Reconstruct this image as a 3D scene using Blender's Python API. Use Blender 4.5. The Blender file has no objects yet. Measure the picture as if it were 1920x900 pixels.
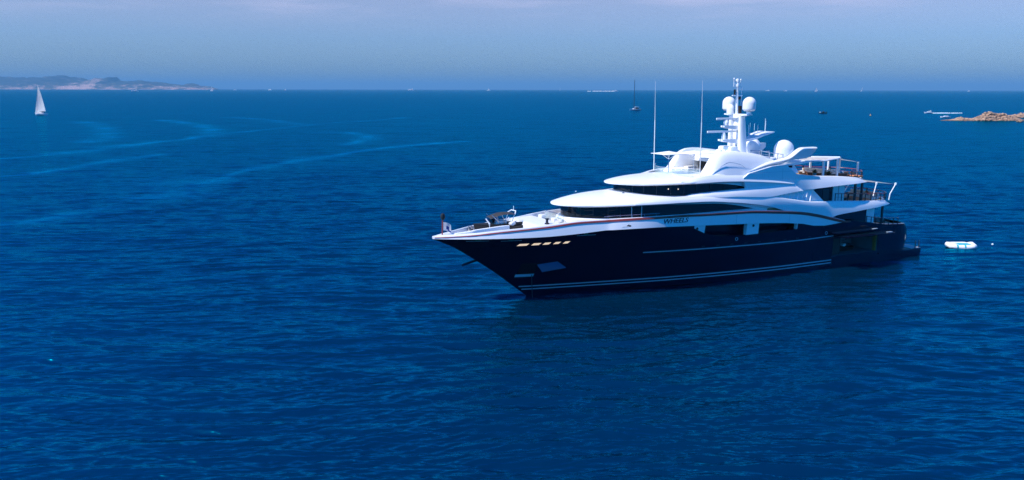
import bpy, bmesh, math, random
import numpy as np
from mathutils import Vector, Matrix, noise

R = math.radians
scene = bpy.context.scene
COL = scene.collection

# ------------------------------------------------------------------ camera
CAM_H = 24.527
cam_d = bpy.data.cameras.new("camera")
cam = bpy.data.objects.new("camera", cam_d)
COL.objects.link(cam)
cam_d.sensor_width = 36.0
cam_d.lens = 36.0 * 1500 / 1920
cam_d.clip_start = 0.5
cam_d.clip_end = 300000
cam.matrix_world = (Matrix.Translation((0, 0, CAM_H)) @ Matrix.Rotation(R(90 - 10.673), 4, 'X')
                    @ Matrix.Rotation(R(0.1), 4, 'Z'))
scene.camera = cam

# ------------------------------------------------------------------ sky, sun, exposure
SUN_EL = R(52)
SUN_XY = Vector((-0.9078, -0.4194))          # horizontal direction towards the sun
sun_dir = Vector((SUN_XY.x * math.cos(SUN_EL), SUN_XY.y * math.cos(SUN_EL), math.sin(SUN_EL))).normalized()

world = bpy.data.worlds.new("World")
scene.world = world
world.use_nodes = True
wn, wl = world.node_tree.nodes, world.node_tree.links
wn.clear()
w_out = wn.new("ShaderNodeOutputWorld")
w_bg = wn.new("ShaderNodeBackground")
w_bg.inputs["Strength"].default_value = 0.116
sky = wn.new("ShaderNodeTexSky")
sky.sky_type = 'NISHITA'
sky.sun_disc = False
sky.sun_elevation = SUN_EL
sky.sun_rotation = math.atan2(SUN_XY.x, SUN_XY.y)
sky.air_density = 1.0
sky.dust_density = 0.5
sky.ozone_density = 3.0
w_tc = wn.new("ShaderNodeTexCoord")
w_sep = wn.new("ShaderNodeSeparateXYZ")
wl.new(w_tc.outputs["Generated"], w_sep.inputs[0])
# the clear Mediterranean air tints the sky; it deepens with elevation
w_ramp = wn.new("ShaderNodeValToRGB")
cr = w_ramp.color_ramp
cr.elements[0].position = 0.0
cr.elements[0].color = (0.30, 0.455, 0.71, 1)
cr.elements[1].position = 0.6
cr.elements[1].color = (0.004, 0.30, 0.70, 1)
e = cr.elements.new(0.06); e.color = (0.45, 0.57, 0.87, 1)
e = cr.elements.new(0.12); e.color = (0.82, 0.69, 0.84, 1)
e = cr.elements.new(0.17); e.color = (0.22, 0.46, 0.82, 1)
e = cr.elements.new(0.30); e.color = (0.02, 0.53, 0.92, 1)
wl.new(w_sep.outputs["Z"], w_ramp.inputs[0])
# unseen sky behind the viewer: red-free blue added to tint the shaded white sides
w_rb = wn.new("ShaderNodeValToRGB")
cb = w_rb.color_ramp
cb.elements[0].position = 0.0; cb.elements[0].color = (0.0, 0.60, 1.12, 1)
cb.elements[1].position = 0.6; cb.elements[1].color = (0.0, 0.32, 0.78, 1)
e = cb.elements.new(0.3); e.color = (0.0, 0.52, 1.0, 1)
wl.new(w_sep.outputs["Z"], w_rb.inputs[0])
w_ry = wn.new("ShaderNodeMapRange"); w_ry.interpolation_type = 'SMOOTHSTEP'
w_ry.inputs["From Min"].default_value = 0.74; w_ry.inputs["From Max"].default_value = 0.30
wl.new(w_sep.outputs["Y"], w_ry.inputs["Value"])
w_mix = wn.new("ShaderNodeMix"); w_mix.data_type = 'RGBA'
wl.new(w_ry.outputs[0], w_mix.inputs["Factor"])
wl.new(w_ramp.outputs[0], w_mix.inputs["A"])
w_gain = wn.new("ShaderNodeMix"); w_gain.data_type = 'RGBA'; w_gain.blend_type = 'MULTIPLY'; w_gain.inputs["Factor"].default_value = 1.0
w_gain.inputs["B"].default_value = (1.0, 1.62, 1.72, 1)
wl.new(w_rb.outputs[0], w_gain.inputs["A"])
wl.new(w_gain.outputs["Result"], w_mix.inputs["B"])
w_mul = wn.new("ShaderNodeMix"); w_mul.data_type = 'RGBA'; w_mul.blend_type = 'MULTIPLY'
w_mul.inputs["Factor"].default_value = 1.0
wl.new(sky.outputs[0], w_mul.inputs["A"])
wl.new(w_mix.outputs["Result"], w_mul.inputs["B"])
# thin pinkish cloud veil
w_map = wn.new("ShaderNodeMapping")
w_map.inputs["Scale"].default_value = (2.6, 2.6, 26.0)
w_map.inputs["Location"].default_value = (0.35, 0.0, 0.4)
wl.new(w_tc.outputs["Generated"], w_map.inputs[0])
w_no = wn.new("ShaderNodeTexNoise")
w_no.inputs["Scale"].default_value = 2.2
w_no.inputs["Detail"].default_value = 7
w_no.inputs["Roughness"].default_value = 0.55
wl.new(w_map.outputs[0], w_no.inputs["Vector"])
w_cr = wn.new("ShaderNodeMapRange"); w_cr.interpolation_type = 'SMOOTHSTEP'
w_cr.inputs["From Min"].default_value = 0.42
w_cr.inputs["From Max"].default_value = 0.72
wl.new(w_no.outputs["Fac"], w_cr.inputs["Value"])
w_er = wn.new("ShaderNodeMapRange"); w_er.interpolation_type = 'SMOOTHSTEP'
w_er.inputs["From Min"].default_value = 0.065
w_er.inputs["From Max"].default_value = 0.118
wl.new(w_sep.outputs["Z"], w_er.inputs["Value"])
w_m = wn.new("ShaderNodeMath"); w_m.operation = 'MULTIPLY'
w_e2 = wn.new("ShaderNodeMapRange"); w_e2.interpolation_type = 'SMOOTHSTEP'      # the veil is a low bank: clear sky above it
w_e2.inputs["From Min"].default_value = 0.24; w_e2.inputs["From Max"].default_value = 0.14
wl.new(w_sep.outputs["Z"], w_e2.inputs["Value"])
w_me = wn.new("ShaderNodeMath"); w_me.operation = 'MULTIPLY'
wl.new(w_er.outputs[0], w_me.inputs[0]); wl.new(w_e2.outputs[0], w_me.inputs[1])
wl.new(w_cr.outputs[0], w_m.inputs[0]); wl.new(w_me.outputs[0], w_m.inputs[1])
w_m2 = wn.new("ShaderNodeMath"); w_m2.operation = 'MULTIPLY'
wl.new(w_m.outputs[0], w_m2.inputs[0]); w_m2.inputs[1].default_value = 0.72
w_cl = wn.new("ShaderNodeMix"); w_cl.data_type = 'RGBA'
wl.new(w_m2.outputs[0], w_cl.inputs["Factor"])
wl.new(w_mul.outputs["Result"], w_cl.inputs["A"])
w_cl.inputs["B"].default_value = (4.4, 4.5, 6.4, 1)
wl.new(w_cl.outputs["Result"], w_bg.inputs["Color"])
wl.new(w_bg.outputs[0], w_out.inputs["Surface"])

sun_d = bpy.data.lights.new("sun", 'SUN')
sun_d.energy = 4.6
sun_d.angle = R(0.5)
sun_d.color = (1.0, 0.93, 0.85)
sun = bpy.data.objects.new("sun", sun_d)
COL.objects.link(sun)
sun.rotation_euler = (-sun_dir).to_track_quat('-Z', 'Y').to_euler()
sun.location = (-200, -60, 300)

scene.view_settings.view_transform = 'Standard'
scene.view_settings.look = 'None'
scene.view_settings.exposure = 0.32
scene.view_settings.gamma = 1.0
scene.view_settings.use_curve_mapping = False
scene.render.engine = 'CYCLES'
scene.cycles.use_denoising = True
scene.cycles.denoising_prefilter = 'NONE'     # keeps the fine ripples crisp
scene.cycles.use_adaptive_sampling = False
scene.cycles.max_bounces = 8
scene.cycles.caustics_reflective = False
scene.cycles.caustics_refractive = False
scene.cycles.sample_clamp_indirect = 6.0

# ------------------------------------------------------------------ helpers
def C(*pts):
    """monotone cubic curve through (x, y) points"""
    x = np.array([p[0] for p in pts], float); y = np.array([p[1] for p in pts], float)
    h = np.diff(x); d = np.diff(y) / h
    m = np.zeros_like(y); m[0] = d[0]; m[-1] = d[-1]
    for i in range(1, len(x) - 1):
        if d[i - 1] * d[i] > 0:
            w1, w2 = 2 * h[i] + h[i - 1], h[i] + 2 * h[i - 1]
            m[i] = (w1 + w2) / (w1 / d[i - 1] + w2 / d[i])
    def f(t):
        if t <= x[0]: return float(y[0])
        if t >= x[-1]: return float(y[-1])
        i = int(np.searchsorted(x, t)) - 1
        s = (t - x[i]) / h[i]
        return float((1 + 2 * s) * (1 - s) ** 2 * y[i] + s * (1 - s) ** 2 * h[i] * m[i]
                     + s * s * (3 - 2 * s) * y[i + 1] + s * s * (s - 1) * h[i] * m[i + 1])
    return f

def lin(*pts):
    xs = [p[0] for p in pts]; ys = [p[1] for p in pts]
    return lambda t: float(np.interp(t, xs, ys))

def P(u, v, z):            # yacht coordinates: u aft of the stem, v to port, z up
    return (-u, v, z)

def srange(a, b, n):
    return [a + (b - a) * i / (n - 1) for i in range(n)]

def obj(name, bm, mat, parent=None, smooth=35, mats=None):
    bmesh.ops.recalc_face_normals(bm, faces=bm.faces)
    me = bpy.data.meshes.new(name)
    bm.to_mesh(me); bm.free()
    for m in (mats or [mat]):
        me.materials.append(m)
    if smooth:
        me.shade_smooth()
        me.set_sharp_from_angle(angle=R(smooth))
    o = bpy.data.objects.new(name, me)
    COL.objects.link(o)
    if parent is not None:
        o.parent = parent
    return o

def tag(o, label=None, cat=None, group=None, kind=None):
    if label: o["label"] = label
    if cat: o["category"] = cat
    if group: o["group"] = group
    if kind: o["kind"] = kind
    return o

def empty(name, loc=(0, 0, 0), rz=0.0, parent=None):
    o = bpy.data.objects.new(name, None)
    COL.objects.link(o)
    o.location = loc
    o.rotation_euler = (0, 0, rz)
    o.empty_display_size = 0.5
    if parent is not None: o.parent = parent
    return o

def loft(bm, rings, caps=True, closed=True):
    vs = [[bm.verts.new(p) for p in r] for r in rings]
    n = len(rings[0])
    for a, b in zip(vs[:-1], vs[1:]):
        for j in range(n if closed else n - 1):
            k = (j + 1) % n
            try: bm.faces.new((a[j], a[k], b[k], b[j]))
            except ValueError: pass
    if caps and closed:
        for r in (vs[0], vs[-1]):
            try: bm.faces.new(r)
            except ValueError: pass
    return vs

def clean(bm, d=1e-4):
    bmesh.ops.remove_doubles(bm, verts=bm.verts, dist=d)
    return bm

def box(bm, c, s, rz=0.0, bevel=0.0, rx=0.0, ry=0.0):
    g = bmesh.ops.create_cube(bm, size=1.0)
    vs = g['verts']
    bmesh.ops.scale(bm, vec=s, verts=vs)
    if bevel:
        es = list({e for v in vs for e in v.link_edges})
        r = bmesh.ops.bevel(bm, geom=es, offset=bevel, segments=2, affect='EDGES', profile=0.6)
        vs = list({v for f in r['faces'] for v in f.verts} | {v for v in vs if v.is_valid})
    m = Matrix.Translation(c) @ Matrix.Rotation(rz, 4, 'Z') @ Matrix.Rotation(ry, 4, 'Y') @ Matrix.Rotation(rx, 4, 'X')
    bmesh.ops.transform(bm, matrix=m, verts=vs)

def tube(bm, pts, r, n=8, r2=None):
    pts = [Vector(p) for p in pts]
    rings = []
    m = len(pts)
    for i, p in enumerate(pts):
        d = (pts[min(i + 1, m - 1)] - pts[max(i - 1, 0)]).normalized()
        a = d.cross(Vector((0, 0, 1)))
        if a.length < 1e-3: a = Vector((1, 0, 0))
        a.normalize(); b = d.cross(a)
        rr = r if r2 is None else r + (r2 - r) * i / (m - 1)
        rings.append([p + rr * (math.cos(2 * math.pi * k / n) * a + math.sin(2 * math.pi * k / n) * b) for k in range(n)])
    loft(bm, rings)

def lathe(bm, prof, c=(0, 0, 0), n=20, sx=1.0, sy=1.0):
    rings = []
    for r, z in prof:
        rings.append([(c[0] + sx * r * math.cos(2 * math.pi * k / n), c[1] + sy * r * math.sin(2 * math.pi * k / n), c[2] + z) for k in range(n)])
    loft(bm, rings)

# ------------------------------------------------------------------ materials
def principled(name, col, rough=0.5, metal=0.0, spec=0.5, coat=0.0, vary=0.0, vscale=1.0, bump=0.0, bscale=8.0, trans=0.0, ior=1.45):
    m = bpy.data.materials.new(name); m.use_nodes = True
    nt = m.node_tree; b = nt.nodes["Principled BSDF"]
    b.inputs["Base Color"].default_value = (*col, 1)
    b.inputs["Roughness"].default_value = rough
    b.inputs["Metallic"].default_value = metal
    b.inputs["Specular IOR Level"].default_value = spec
    b.inputs["Coat Weight"].default_value = coat
    b.inputs["IOR"].default_value = ior
    if trans: b.inputs["Transmission Weight"].default_value = trans
    tc = nt.nodes.new("ShaderNodeTexCoord")
    if vary:
        no = nt.nodes.new("ShaderNodeTexNoise"); no.inputs["Scale"].default_value = vscale; no.inputs["Detail"].default_value = 5
        nt.links.new(tc.outputs["Object"], no.inputs["Vector"])
        mr = nt.nodes.new("ShaderNodeMapRange")
        mr.inputs["To Min"].default_value = 1 - vary; mr.inputs["To Max"].default_value = 1 + vary
        nt.links.new(no.outputs["Fac"], mr.inputs["Value"])
        mx = nt.nodes.new("ShaderNodeMix"); mx.data_type = 'RGBA'; mx.blend_type = 'MULTIPLY'; mx.inputs["Factor"].default_value = 1
        mx.inputs["A"].default_value = (*col, 1)
        nt.links.new(mr.outputs[0], mx.inputs["B"])
        nt.links.new(mx.outputs["Result"], b.inputs["Base Color"])
    if bump:
        n2 = nt.nodes.new("ShaderNodeTexNoise"); n2.inputs["Scale"].default_value = bscale; n2.inputs["Detail"].default_value = 4
        nt.links.new(tc.outputs["Object"], n2.inputs["Vector"])
        bp = nt.nodes.new("ShaderNodeBump"); bp.inputs["Strength"].default_value = bump; bp.inputs["Distance"].default_value = 0.1
        nt.links.new(n2.outputs["Fac"], bp.inputs["Height"])
        nt.links.new(bp.outputs[0], b.inputs["Normal"])
    return m

M = {}
M['white'] = principled("white_paint", (0.81, 0.83, 0.85), 0.28, coat=0.25, vary=0.04, vscale=0.6)
M['matte_white'] = principled("white_fabric", (0.82, 0.81, 0.79), 0.8, vary=0.05, vscale=2)
M['deck_grey'] = principled("pale_deck", (0.62, 0.62, 0.62), 0.6, vary=0.08, vscale=2)
M['navy'] = principled("navy_paint", (0.0026, 0.0055, 0.021), 0.10, spec=0.25, vary=0.2, vscale=0.4, bump=0.012, bscale=0.5)
M['glass'] = principled("tinted_glass", (0.004, 0.007, 0.011), 0.05, spec=0.5, vary=0.5, vscale=0.5)
M['rail'] = principled("varnished_rail", (0.30, 0.05, 0.038), 0.35, vary=0.25, vscale=3)
M['teak'] = principled("teak_deck", (0.36, 0.24, 0.14), 0.65, vary=0.2, vscale=4)
M['dark'] = principled("dark_cover", (0.012, 0.013, 0.016), 0.6, vary=0.3, vscale=4)
M['grey_canvas'] = principled("grey_canvas", (0.09, 0.09, 0.10), 0.8, vary=0.2, vscale=5)
M['steel'] = principled("stainless_steel", (0.6, 0.6, 0.62), 0.2, metal=1.0)
M['dark_steel'] = principled("dark_steel", (0.05, 0.055, 0.065), 0.35, metal=0.6)
M['brass'] = principled("brass", (0.75, 0.5, 0.25), 0.25, metal=1.0)
M['wicker'] = principled("brown_wicker", (0.055, 0.03, 0.02), 0.7, vary=0.3, vscale=9)
M['cushion'] = principled("pale_cushion", (0.6, 0.58, 0.55), 0.85, vary=0.08, vscale=4)
M['orange'] = principled("orange_towel", (0.55, 0.22, 0.10), 0.9, vary=0.15, vscale=5)
M['leaf'] = principled("plant_leaf", (0.05, 0.075, 0.03), 0.6, vary=0.5, vscale=6)
M['pot'] = principled("turquoise_pot", (0.04, 0.25, 0.30), 0.4, vary=0.1, vscale=5)
M['skin'] = principled("skin", (0.42, 0.22, 0.14), 0.55, vary=0.06, vscale=8)
M['hair'] = principled("dark_hair", (0.012, 0.008, 0.007), 0.5, vary=0.3, vscale=20)
M['cloth_blue'] = principled("blue_cloth", (0.05, 0.08, 0.2), 0.85, vary=0.15, vscale=10)
M['cloth_white'] = principled("pale_cloth", (0.6, 0.6, 0.6), 0.85, vary=0.1, vscale=10)
M['teal_wall'] = principled("garage_lining", (0.08, 0.17, 0.21), 0.5, vary=0.15, vscale=1.2)
M['yellow'] = principled("ochre_trim", (0.36, 0.20, 0.06), 0.5, vary=0.1, vscale=3)
M['stripe'] = principled("pale_stripe", (0.42, 0.50, 0.56), 0.3, vary=0.08, vscale=1.0)
M['window_gold'] = principled("glowing_gold", (0.7, 0.55, 0.4), 0.3, vary=0.25, vscale=1.5)
_pb = M['window_gold'].node_tree.nodes["Principled BSDF"]      # glow put in for the sun's reflection in the portholes
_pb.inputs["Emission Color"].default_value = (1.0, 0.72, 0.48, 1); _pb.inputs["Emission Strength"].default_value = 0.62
M['sky_plate'] = principled("sky_reflection_plate", (0.004, 0.028, 0.10), 0.22, spec=0.6, vary=0.12, vscale=1.5)  # reflected sky put into the anchor flap's base colour
M['turq'] = principled("turquoise_vinyl", (0.02, 0.42, 0.48), 0.45, vary=0.1, vscale=3)
M['vinyl'] = principled("white_vinyl", (0.80, 0.80, 0.81), 0.4, vary=0.04, vscale=3)
M['sail'] = principled("white_sailcloth", (0.88, 0.87, 0.85), 0.75, vary=0.06, vscale=0.4)
M['boat_white'] = principled("white_gelcoat", (0.80, 0.80, 0.82), 0.35, vary=0.04, vscale=0.5)
M['boat_dark'] = principled("dark_rubber", (0.02, 0.02, 0.025), 0.5, vary=0.2, vscale=2)
M['mast_dark'] = principled("dark_mast", (0.02, 0.035, 0.06), 0.4, vary=0.2, vscale=1)
M['foam'] = principled("sea_foam", (0.75, 0.78, 0.80), 0.9, vary=0.2, vscale=0.5, bump=0.6, bscale=2)
M['flag'] = principled("flag_white", (0.75, 0.76, 0.8), 0.8, vary=0.05, vscale=4)
M['flag_blue'] = principled("flag_blue", (0.03, 0.08, 0.35), 0.8, vary=0.1, vscale=4)
M['letter'] = principled("letter_navy", (0.01, 0.014, 0.03), 0.3, vary=0.1, vscale=5)

def glass_clear():
    m = bpy.data.materials.new("screen_glass"); m.use_nodes = True
    nt = m.node_tree; b = nt.nodes["Principled BSDF"]
    b.inputs["Base Color"].default_value = (0.55, 0.85, 0.85, 1)
    b.inputs["Roughness"].default_value = 0.05
    b.inputs["Alpha"].default_value = 0.2
    no = nt.nodes.new("ShaderNodeTexNoise"); no.inputs["Scale"].default_value = 0.6
    mr = nt.nodes.new("ShaderNodeMapRange"); mr.inputs["To Min"].default_value = 0.06; mr.inputs["To Max"].default_value = 0.16
    nt.links.new(no.outputs["Fac"], mr.inputs["Value"]); nt.links.new(mr.outputs[0], b.inputs["Alpha"])
    return m
M['screen'] = glass_clear()

# ------------------------------------------------------------------ water
def water_material():
    m = bpy.data.materials.new("sea_water"); m.use_nodes = True
    nt = m.node_tree; L = nt.links; N = nt.nodes.new
    nt.nodes.clear()
    out = N("ShaderNodeOutputMaterial"); dif = N("ShaderNodeBsdfDiffuse"); gl = N("ShaderNodeBsdfGlossy")
    fr = N("ShaderNodeFresnel"); fr.inputs["IOR"].default_value = 1.34
    mixs = N("ShaderNodeMixShader")
    # effective reflectance of the ruffled surface: rises with Fresnel and levels off
    fk = N("ShaderNodeMath"); fk.operation = 'MULTIPLY'; fk.inputs[1].default_value = 5.6; L.new(fr.outputs[0], fk.inputs[0])
    at0 = N("ShaderNodeAttribute"); at0.attribute_name = "slick"      # glassy streaks reflect more sky
    cap = N("ShaderNodeMapRange"); cap.inputs["To Min"].default_value = 1.85; cap.inputs["To Max"].default_value = 1.05
    L.new(at0.outputs["Fac"], cap.inputs["Value"])
    fa = N("ShaderNodeMath"); fa.operation = 'MULTIPLY_ADD'; L.new(fk.outputs[0], fa.inputs[0]); L.new(cap.outputs[0], fa.inputs[1]); fa.inputs[2].default_value = 1.0
    fm = N("ShaderNodeMath"); fm.operation = 'DIVIDE'; L.new(fk.outputs[0], fm.inputs[0]); L.new(fa.outputs[0], fm.inputs[1])
    L.new(fm.outputs[0], mixs.inputs[0]); L.new(dif.outputs[0], mixs.inputs[1]); L.new(gl.outputs[0], mixs.inputs[2])
    L.new(mixs.outputs[0], out.inputs["Surface"])
    gl.inputs["Color"].default_value = WATER_GLOSS
    tc = N("ShaderNodeTexCoord")
    at = N("ShaderNodeAttribute"); at.attribute_name = "slick"
    # slow colour drift of the water body
    big = N("ShaderNodeTexNoise"); big.inputs["Scale"].default_value = 0.012; big.inputs["Detail"].default_value = 3
    L.new(tc.outputs["Object"], big.inputs["Vector"])
    cr = N("ShaderNodeValToRGB")
    cr.color_ramp.elements[0].position = 0.3; cr.color_ramp.elements[0].color = WATER_A
    cr.color_ramp.elements[1].position = 0.7; cr.color_ramp.elements[1].color = WATER_B
    L.new(big.outputs["Fac"], cr.inputs[0])
    L.new(cr.outputs[0], dif.inputs["Color"])
    mr = N("ShaderNodeMapRange"); mr.inputs["To Min"].default_value = 0.12; mr.inputs["To Max"].default_value = 0.09
    L.new(at.outputs["Fac"], mr.inputs["Value"]); L.new(mr.outputs[0], gl.inputs["Roughness"])
    # ripples: stretched across the wind
    def ripple(scale, sx, sy, detail, rot):
        mp = N("ShaderNodeMapping"); mp.inputs["Scale"].default_value = (sx, sy, 1); mp.inputs["Rotation"].default_value = (0, 0, rot)
        L.new(tc.outputs["Object"], mp.inputs[0])
        n = N("ShaderNodeTexNoise"); n.inputs["Scale"].default_value = scale; n.inputs["Detail"].default_value = detail
        n.inputs["Roughness"].default_value = 0.6; n.inputs["Distortion"].default_value = 0.35
        L.new(mp.outputs[0], n.inputs["Vector"])
        return n.outputs["Fac"]
    r1 = ripple(1.2, 0.28, 1.0, 3, R(9)); r2 = ripple(3.4, 0.35, 1.0, 2, R(-8)); r3 = ripple(0.16, 0.3, 1.0, 4, R(4))
    def mul(a, k):
        x = N("ShaderNodeMath"); x.operation = 'MULTIPLY'; L.new(a, x.inputs[0]); x.inputs[1].default_value = k; return x.outputs[0]
    def add(a, c):
        x = N("ShaderNodeMath"); L.new(a, x.inputs[0]); L.new(c, x.inputs[1]); return x.outputs[0]
    h = add(add(mul(r1, 0.36), mul(r2, 0.05)), mul(r3, 2.6))
    # wind patches
    pat = N("ShaderNodeTexNoise"); pat.inputs["Scale"].default_value = 0.03; pat.inputs["Detail"].default_value = 4
    mp = N("ShaderNodeMapping"); mp.inputs["Scale"].default_value = (0.35, 1.0, 1); L.new(tc.outputs["Object"], mp.inputs[0]); L.new(mp.outputs[0], pat.inputs["Vector"])
    pr = N("ShaderNodeMapRange"); pr.inputs["From Min"].default_value = 0.3; pr.inputs["From Max"].default_value = 0.7
    pr.inputs["To Min"].default_value = 0.65; pr.inputs["To Max"].default_value = 1.15
    L.new(pat.outputs["Fac"], pr.inputs["Value"])
    sl = N("ShaderNodeMapRange"); sl.inputs["To Min"].default_value = 1.0; sl.inputs["To Max"].default_value = 0.35
    L.new(at.outputs["Fac"], sl.inputs["Value"])
    st = N("ShaderNodeMath"); st.operation = 'MULTIPLY'; L.new(pr.outputs[0], st.inputs[0]); L.new(sl.outputs[0], st.inputs[1])
    bp = N("ShaderNodeBump"); bp.inputs["Distance"].default_value = 0.45
    L.new(st.outputs[0], bp.inputs["Strength"])
    L.new(h, bp.inputs["Height"])
    for q in (gl, fr, dif):
        L.new(bp.outputs[0], q.inputs["Normal"])
    return m

WATER_GLOSS = (0.0, 0.66, 1.0, 1)
WATER_A = (0.0, 0.0135, 0.037, 1)
WATER_B = (0.0, 0.017, 0.044, 1)

SLICKS = [  # smooth streaks on the sea: ground points and half widths
    ([(-280, 643), (-247, 602), (-206, 542), (-182, 492), (-164, 435), (-162, 402), (-167, 369), (-172, 332), (-175, 292), (-182, 285)], 7, 1.0),
    ([(-145, 226), (-140, 233), (-139, 247), (-139, 267), (-136, 291), (-133, 303)], 4, 0.9),
    ([(-84, 182), (-83, 191), (-82, 200), (-81, 217), (-82, 240), (-79, 257), (-74, 283), (-64, 312), (-54, 341), (-39, 365), (-23, 385)], 5, 1.0),
    ([(-83, 191), (-82, 200), (-83, 217), (-86, 225)], 11, 0.8),
    ([(-163, 440), (-153, 480), (-144, 544), (-128, 607), (-110, 639), (-94, 714)], 5, 0.7),
    ([(-109, 458), (-95, 464), (-77, 432), (-73, 391), (-74, 357)], 6, 0.8),
    ([(-94, 145), (-90, 148), (-88, 158), (-85, 165), (-81, 165)], 4, 0.7),
    ([(-326, 609), (-289, 564), (-245, 490), (-204, 400), (-197, 376)], 8, 0.8),
    ([(-247, 706), (-200, 658), (-151, 569)], 8, 0.6),
    ([(-13, 191), (-6, 193), (5, 202)], 4, 0.6),
]

def build_water():
    ys = [24.0]
    while ys[-1] < 80000:
        y = ys[-1]
        if y < 200: d = 0.0023 * y
        elif y < 2500: d = 0.0023 * y * (1 + ((y - 200) / 420.0) ** 1.25)
        else: d = 0.06 * y
        ys.append(y + d)
    ys = np.array(ys)
    ts = np.linspace(-1.0, 1.0, 940)
    X = ys[:, None] * ts[None, :] * (1 + 0.0 * ys[:, None])
    X = X + np.sign(ts)[None, :] * np.abs(ts)[None, :] ** 3 * 25        # widen the strip close to the viewer
    Y = np.repeat(ys[:, None], len(ts), 1)
    rng = np.random.RandomState(21)
    cell = np.maximum(np.abs(np.gradient(X, axis=1)), np.abs(np.gradient(Y, axis=0)))
    # slow warp so that crests wander
    wx = 1.3 * np.sin(X * 0.061 + 0.043 * Y + 1) + 0.8 * np.sin(0.13 * Y - 0.09 * X + 2)
    wy = 1.2 * np.sin(X * 0.083 - 0.052 * Y) + 0.7 * np.sin(0.17 * X + 0.12 * Y + 4)
    Z = np.zeros_like(X)
    for i in range(140):
        lam = 0.38 * (4.0 / 0.38) ** rng.rand() if i < 96 else 4.0 * 8.0 ** rng.rand()
        th = math.radians(90 + 7 + rng.normal() * 14)
        k = 2 * math.pi / lam
        slope = 0.030 * (1.2 if lam < 1.1 else 1.0 if lam < 2.0 else (2.0 / lam) ** 0.75)
        ph = rng.rand() * 6.283
        vis = np.clip((lam / cell - 3.0) / 3.0, 0, 1)
        arg = k * (math.cos(th) * (X + wx) + math.sin(th) * (Y + wy)) + ph
        Z += vis * slope / k * (np.sin(arg) + 0.14 * np.cos(2 * arg) + 0.30 * np.sin(2 * arg))
    sl = np.zeros_like(X)
    for pts, w, s in SLICKS:
        p = np.array(pts, float)
        d = np.full_like(X, 1e9)
        for a, c in zip(p[:-1], p[1:]):
            ab = c - a
            t = np.clip(((X - a[0]) * ab[0] + (Y - a[1]) * ab[1]) / (ab @ ab), 0, 1)
            d = np.minimum(d, np.hypot(X - a[0] - t * ab[0], Y - a[1] - t * ab[1]))
        wob = 1 + 0.35 * np.sin(X * 0.09 + Y * 0.05) + 0.25 * np.sin(Y * 0.17 - X * 0.03)
        fray = 0.70 + 0.30 * np.sin(X * 0.17 + 2.1 * np.sin(Y * 0.047)) * np.sin(Y * 0.083 + X * 0.021)
        sl = np.maximum(sl, s * fray * np.exp(-(d / (0.95 * w * wob)) ** 2))
    Z *= (1 - 0.75 * sl)
    n0, n1 = X.shape
    co = np.stack([X, Y, Z], -1).reshape(-1, 3)
    idx = np.arange(n0 * n1).reshape(n0, n1)
    q = np.stack([idx[:-1, :-1], idx[:-1, 1:], idx[1:, 1:], idx[1:, :-1]], -1).reshape(-1, 4)
    # flat sheet for everything the fan does not cover (behind and to the sides)
    me = bpy.data.meshes.new("sea")
    me.vertices.add(len(co)); me.vertices.foreach_set("co", co.ravel())
    me.loops.add(q.size); me.loops.foreach_set("vertex_index", q.ravel())
    me.polygons.add(len(q)); me.polygons.foreach_set("loop_start", np.arange(0, q.size, 4)); 
    me.polygons.foreach_set("loop_total", np.full(len(q), 4))
    me.update(calc_edges=True)
    a = me.attributes.new("slick", 'FLOAT', 'POINT'); a.data.foreach_set("value", sl.ravel().astype(np.float32))
    me.shade_smooth()
    me.materials.append(water_material())
    o = bpy.data.objects.new("sea", me); COL.objects.link(o)
    tag(o, "deep blue rippled sea reaching the horizon", None, None, "structure")
    # surrounding sheet just below the waves, so the sea goes on in every direction
    bm = bmesh.new()
    s = 90000
    vs = [bm.verts.new(p) for p in ((-s, -s, -0.6), (s, -s, -0.6), (s, s, -0.6), (-s, s, -0.6))]
    bm.faces.new(vs)
    o2 = obj("sea_bed_sheet", bm, me.materials[0], smooth=0)
    o2.name = "outer_sea"
    tag(o2, "outer sea around and behind the viewer", None, None, "structure")
build_water()

# ------------------------------------------------------------------ far coast
def fbm(x, y, s, o=5, seed=0):
    return noise.fractal(Vector((x * s + seed, y * s, seed * 1.7)), 1.0, 2.0, o)

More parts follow.
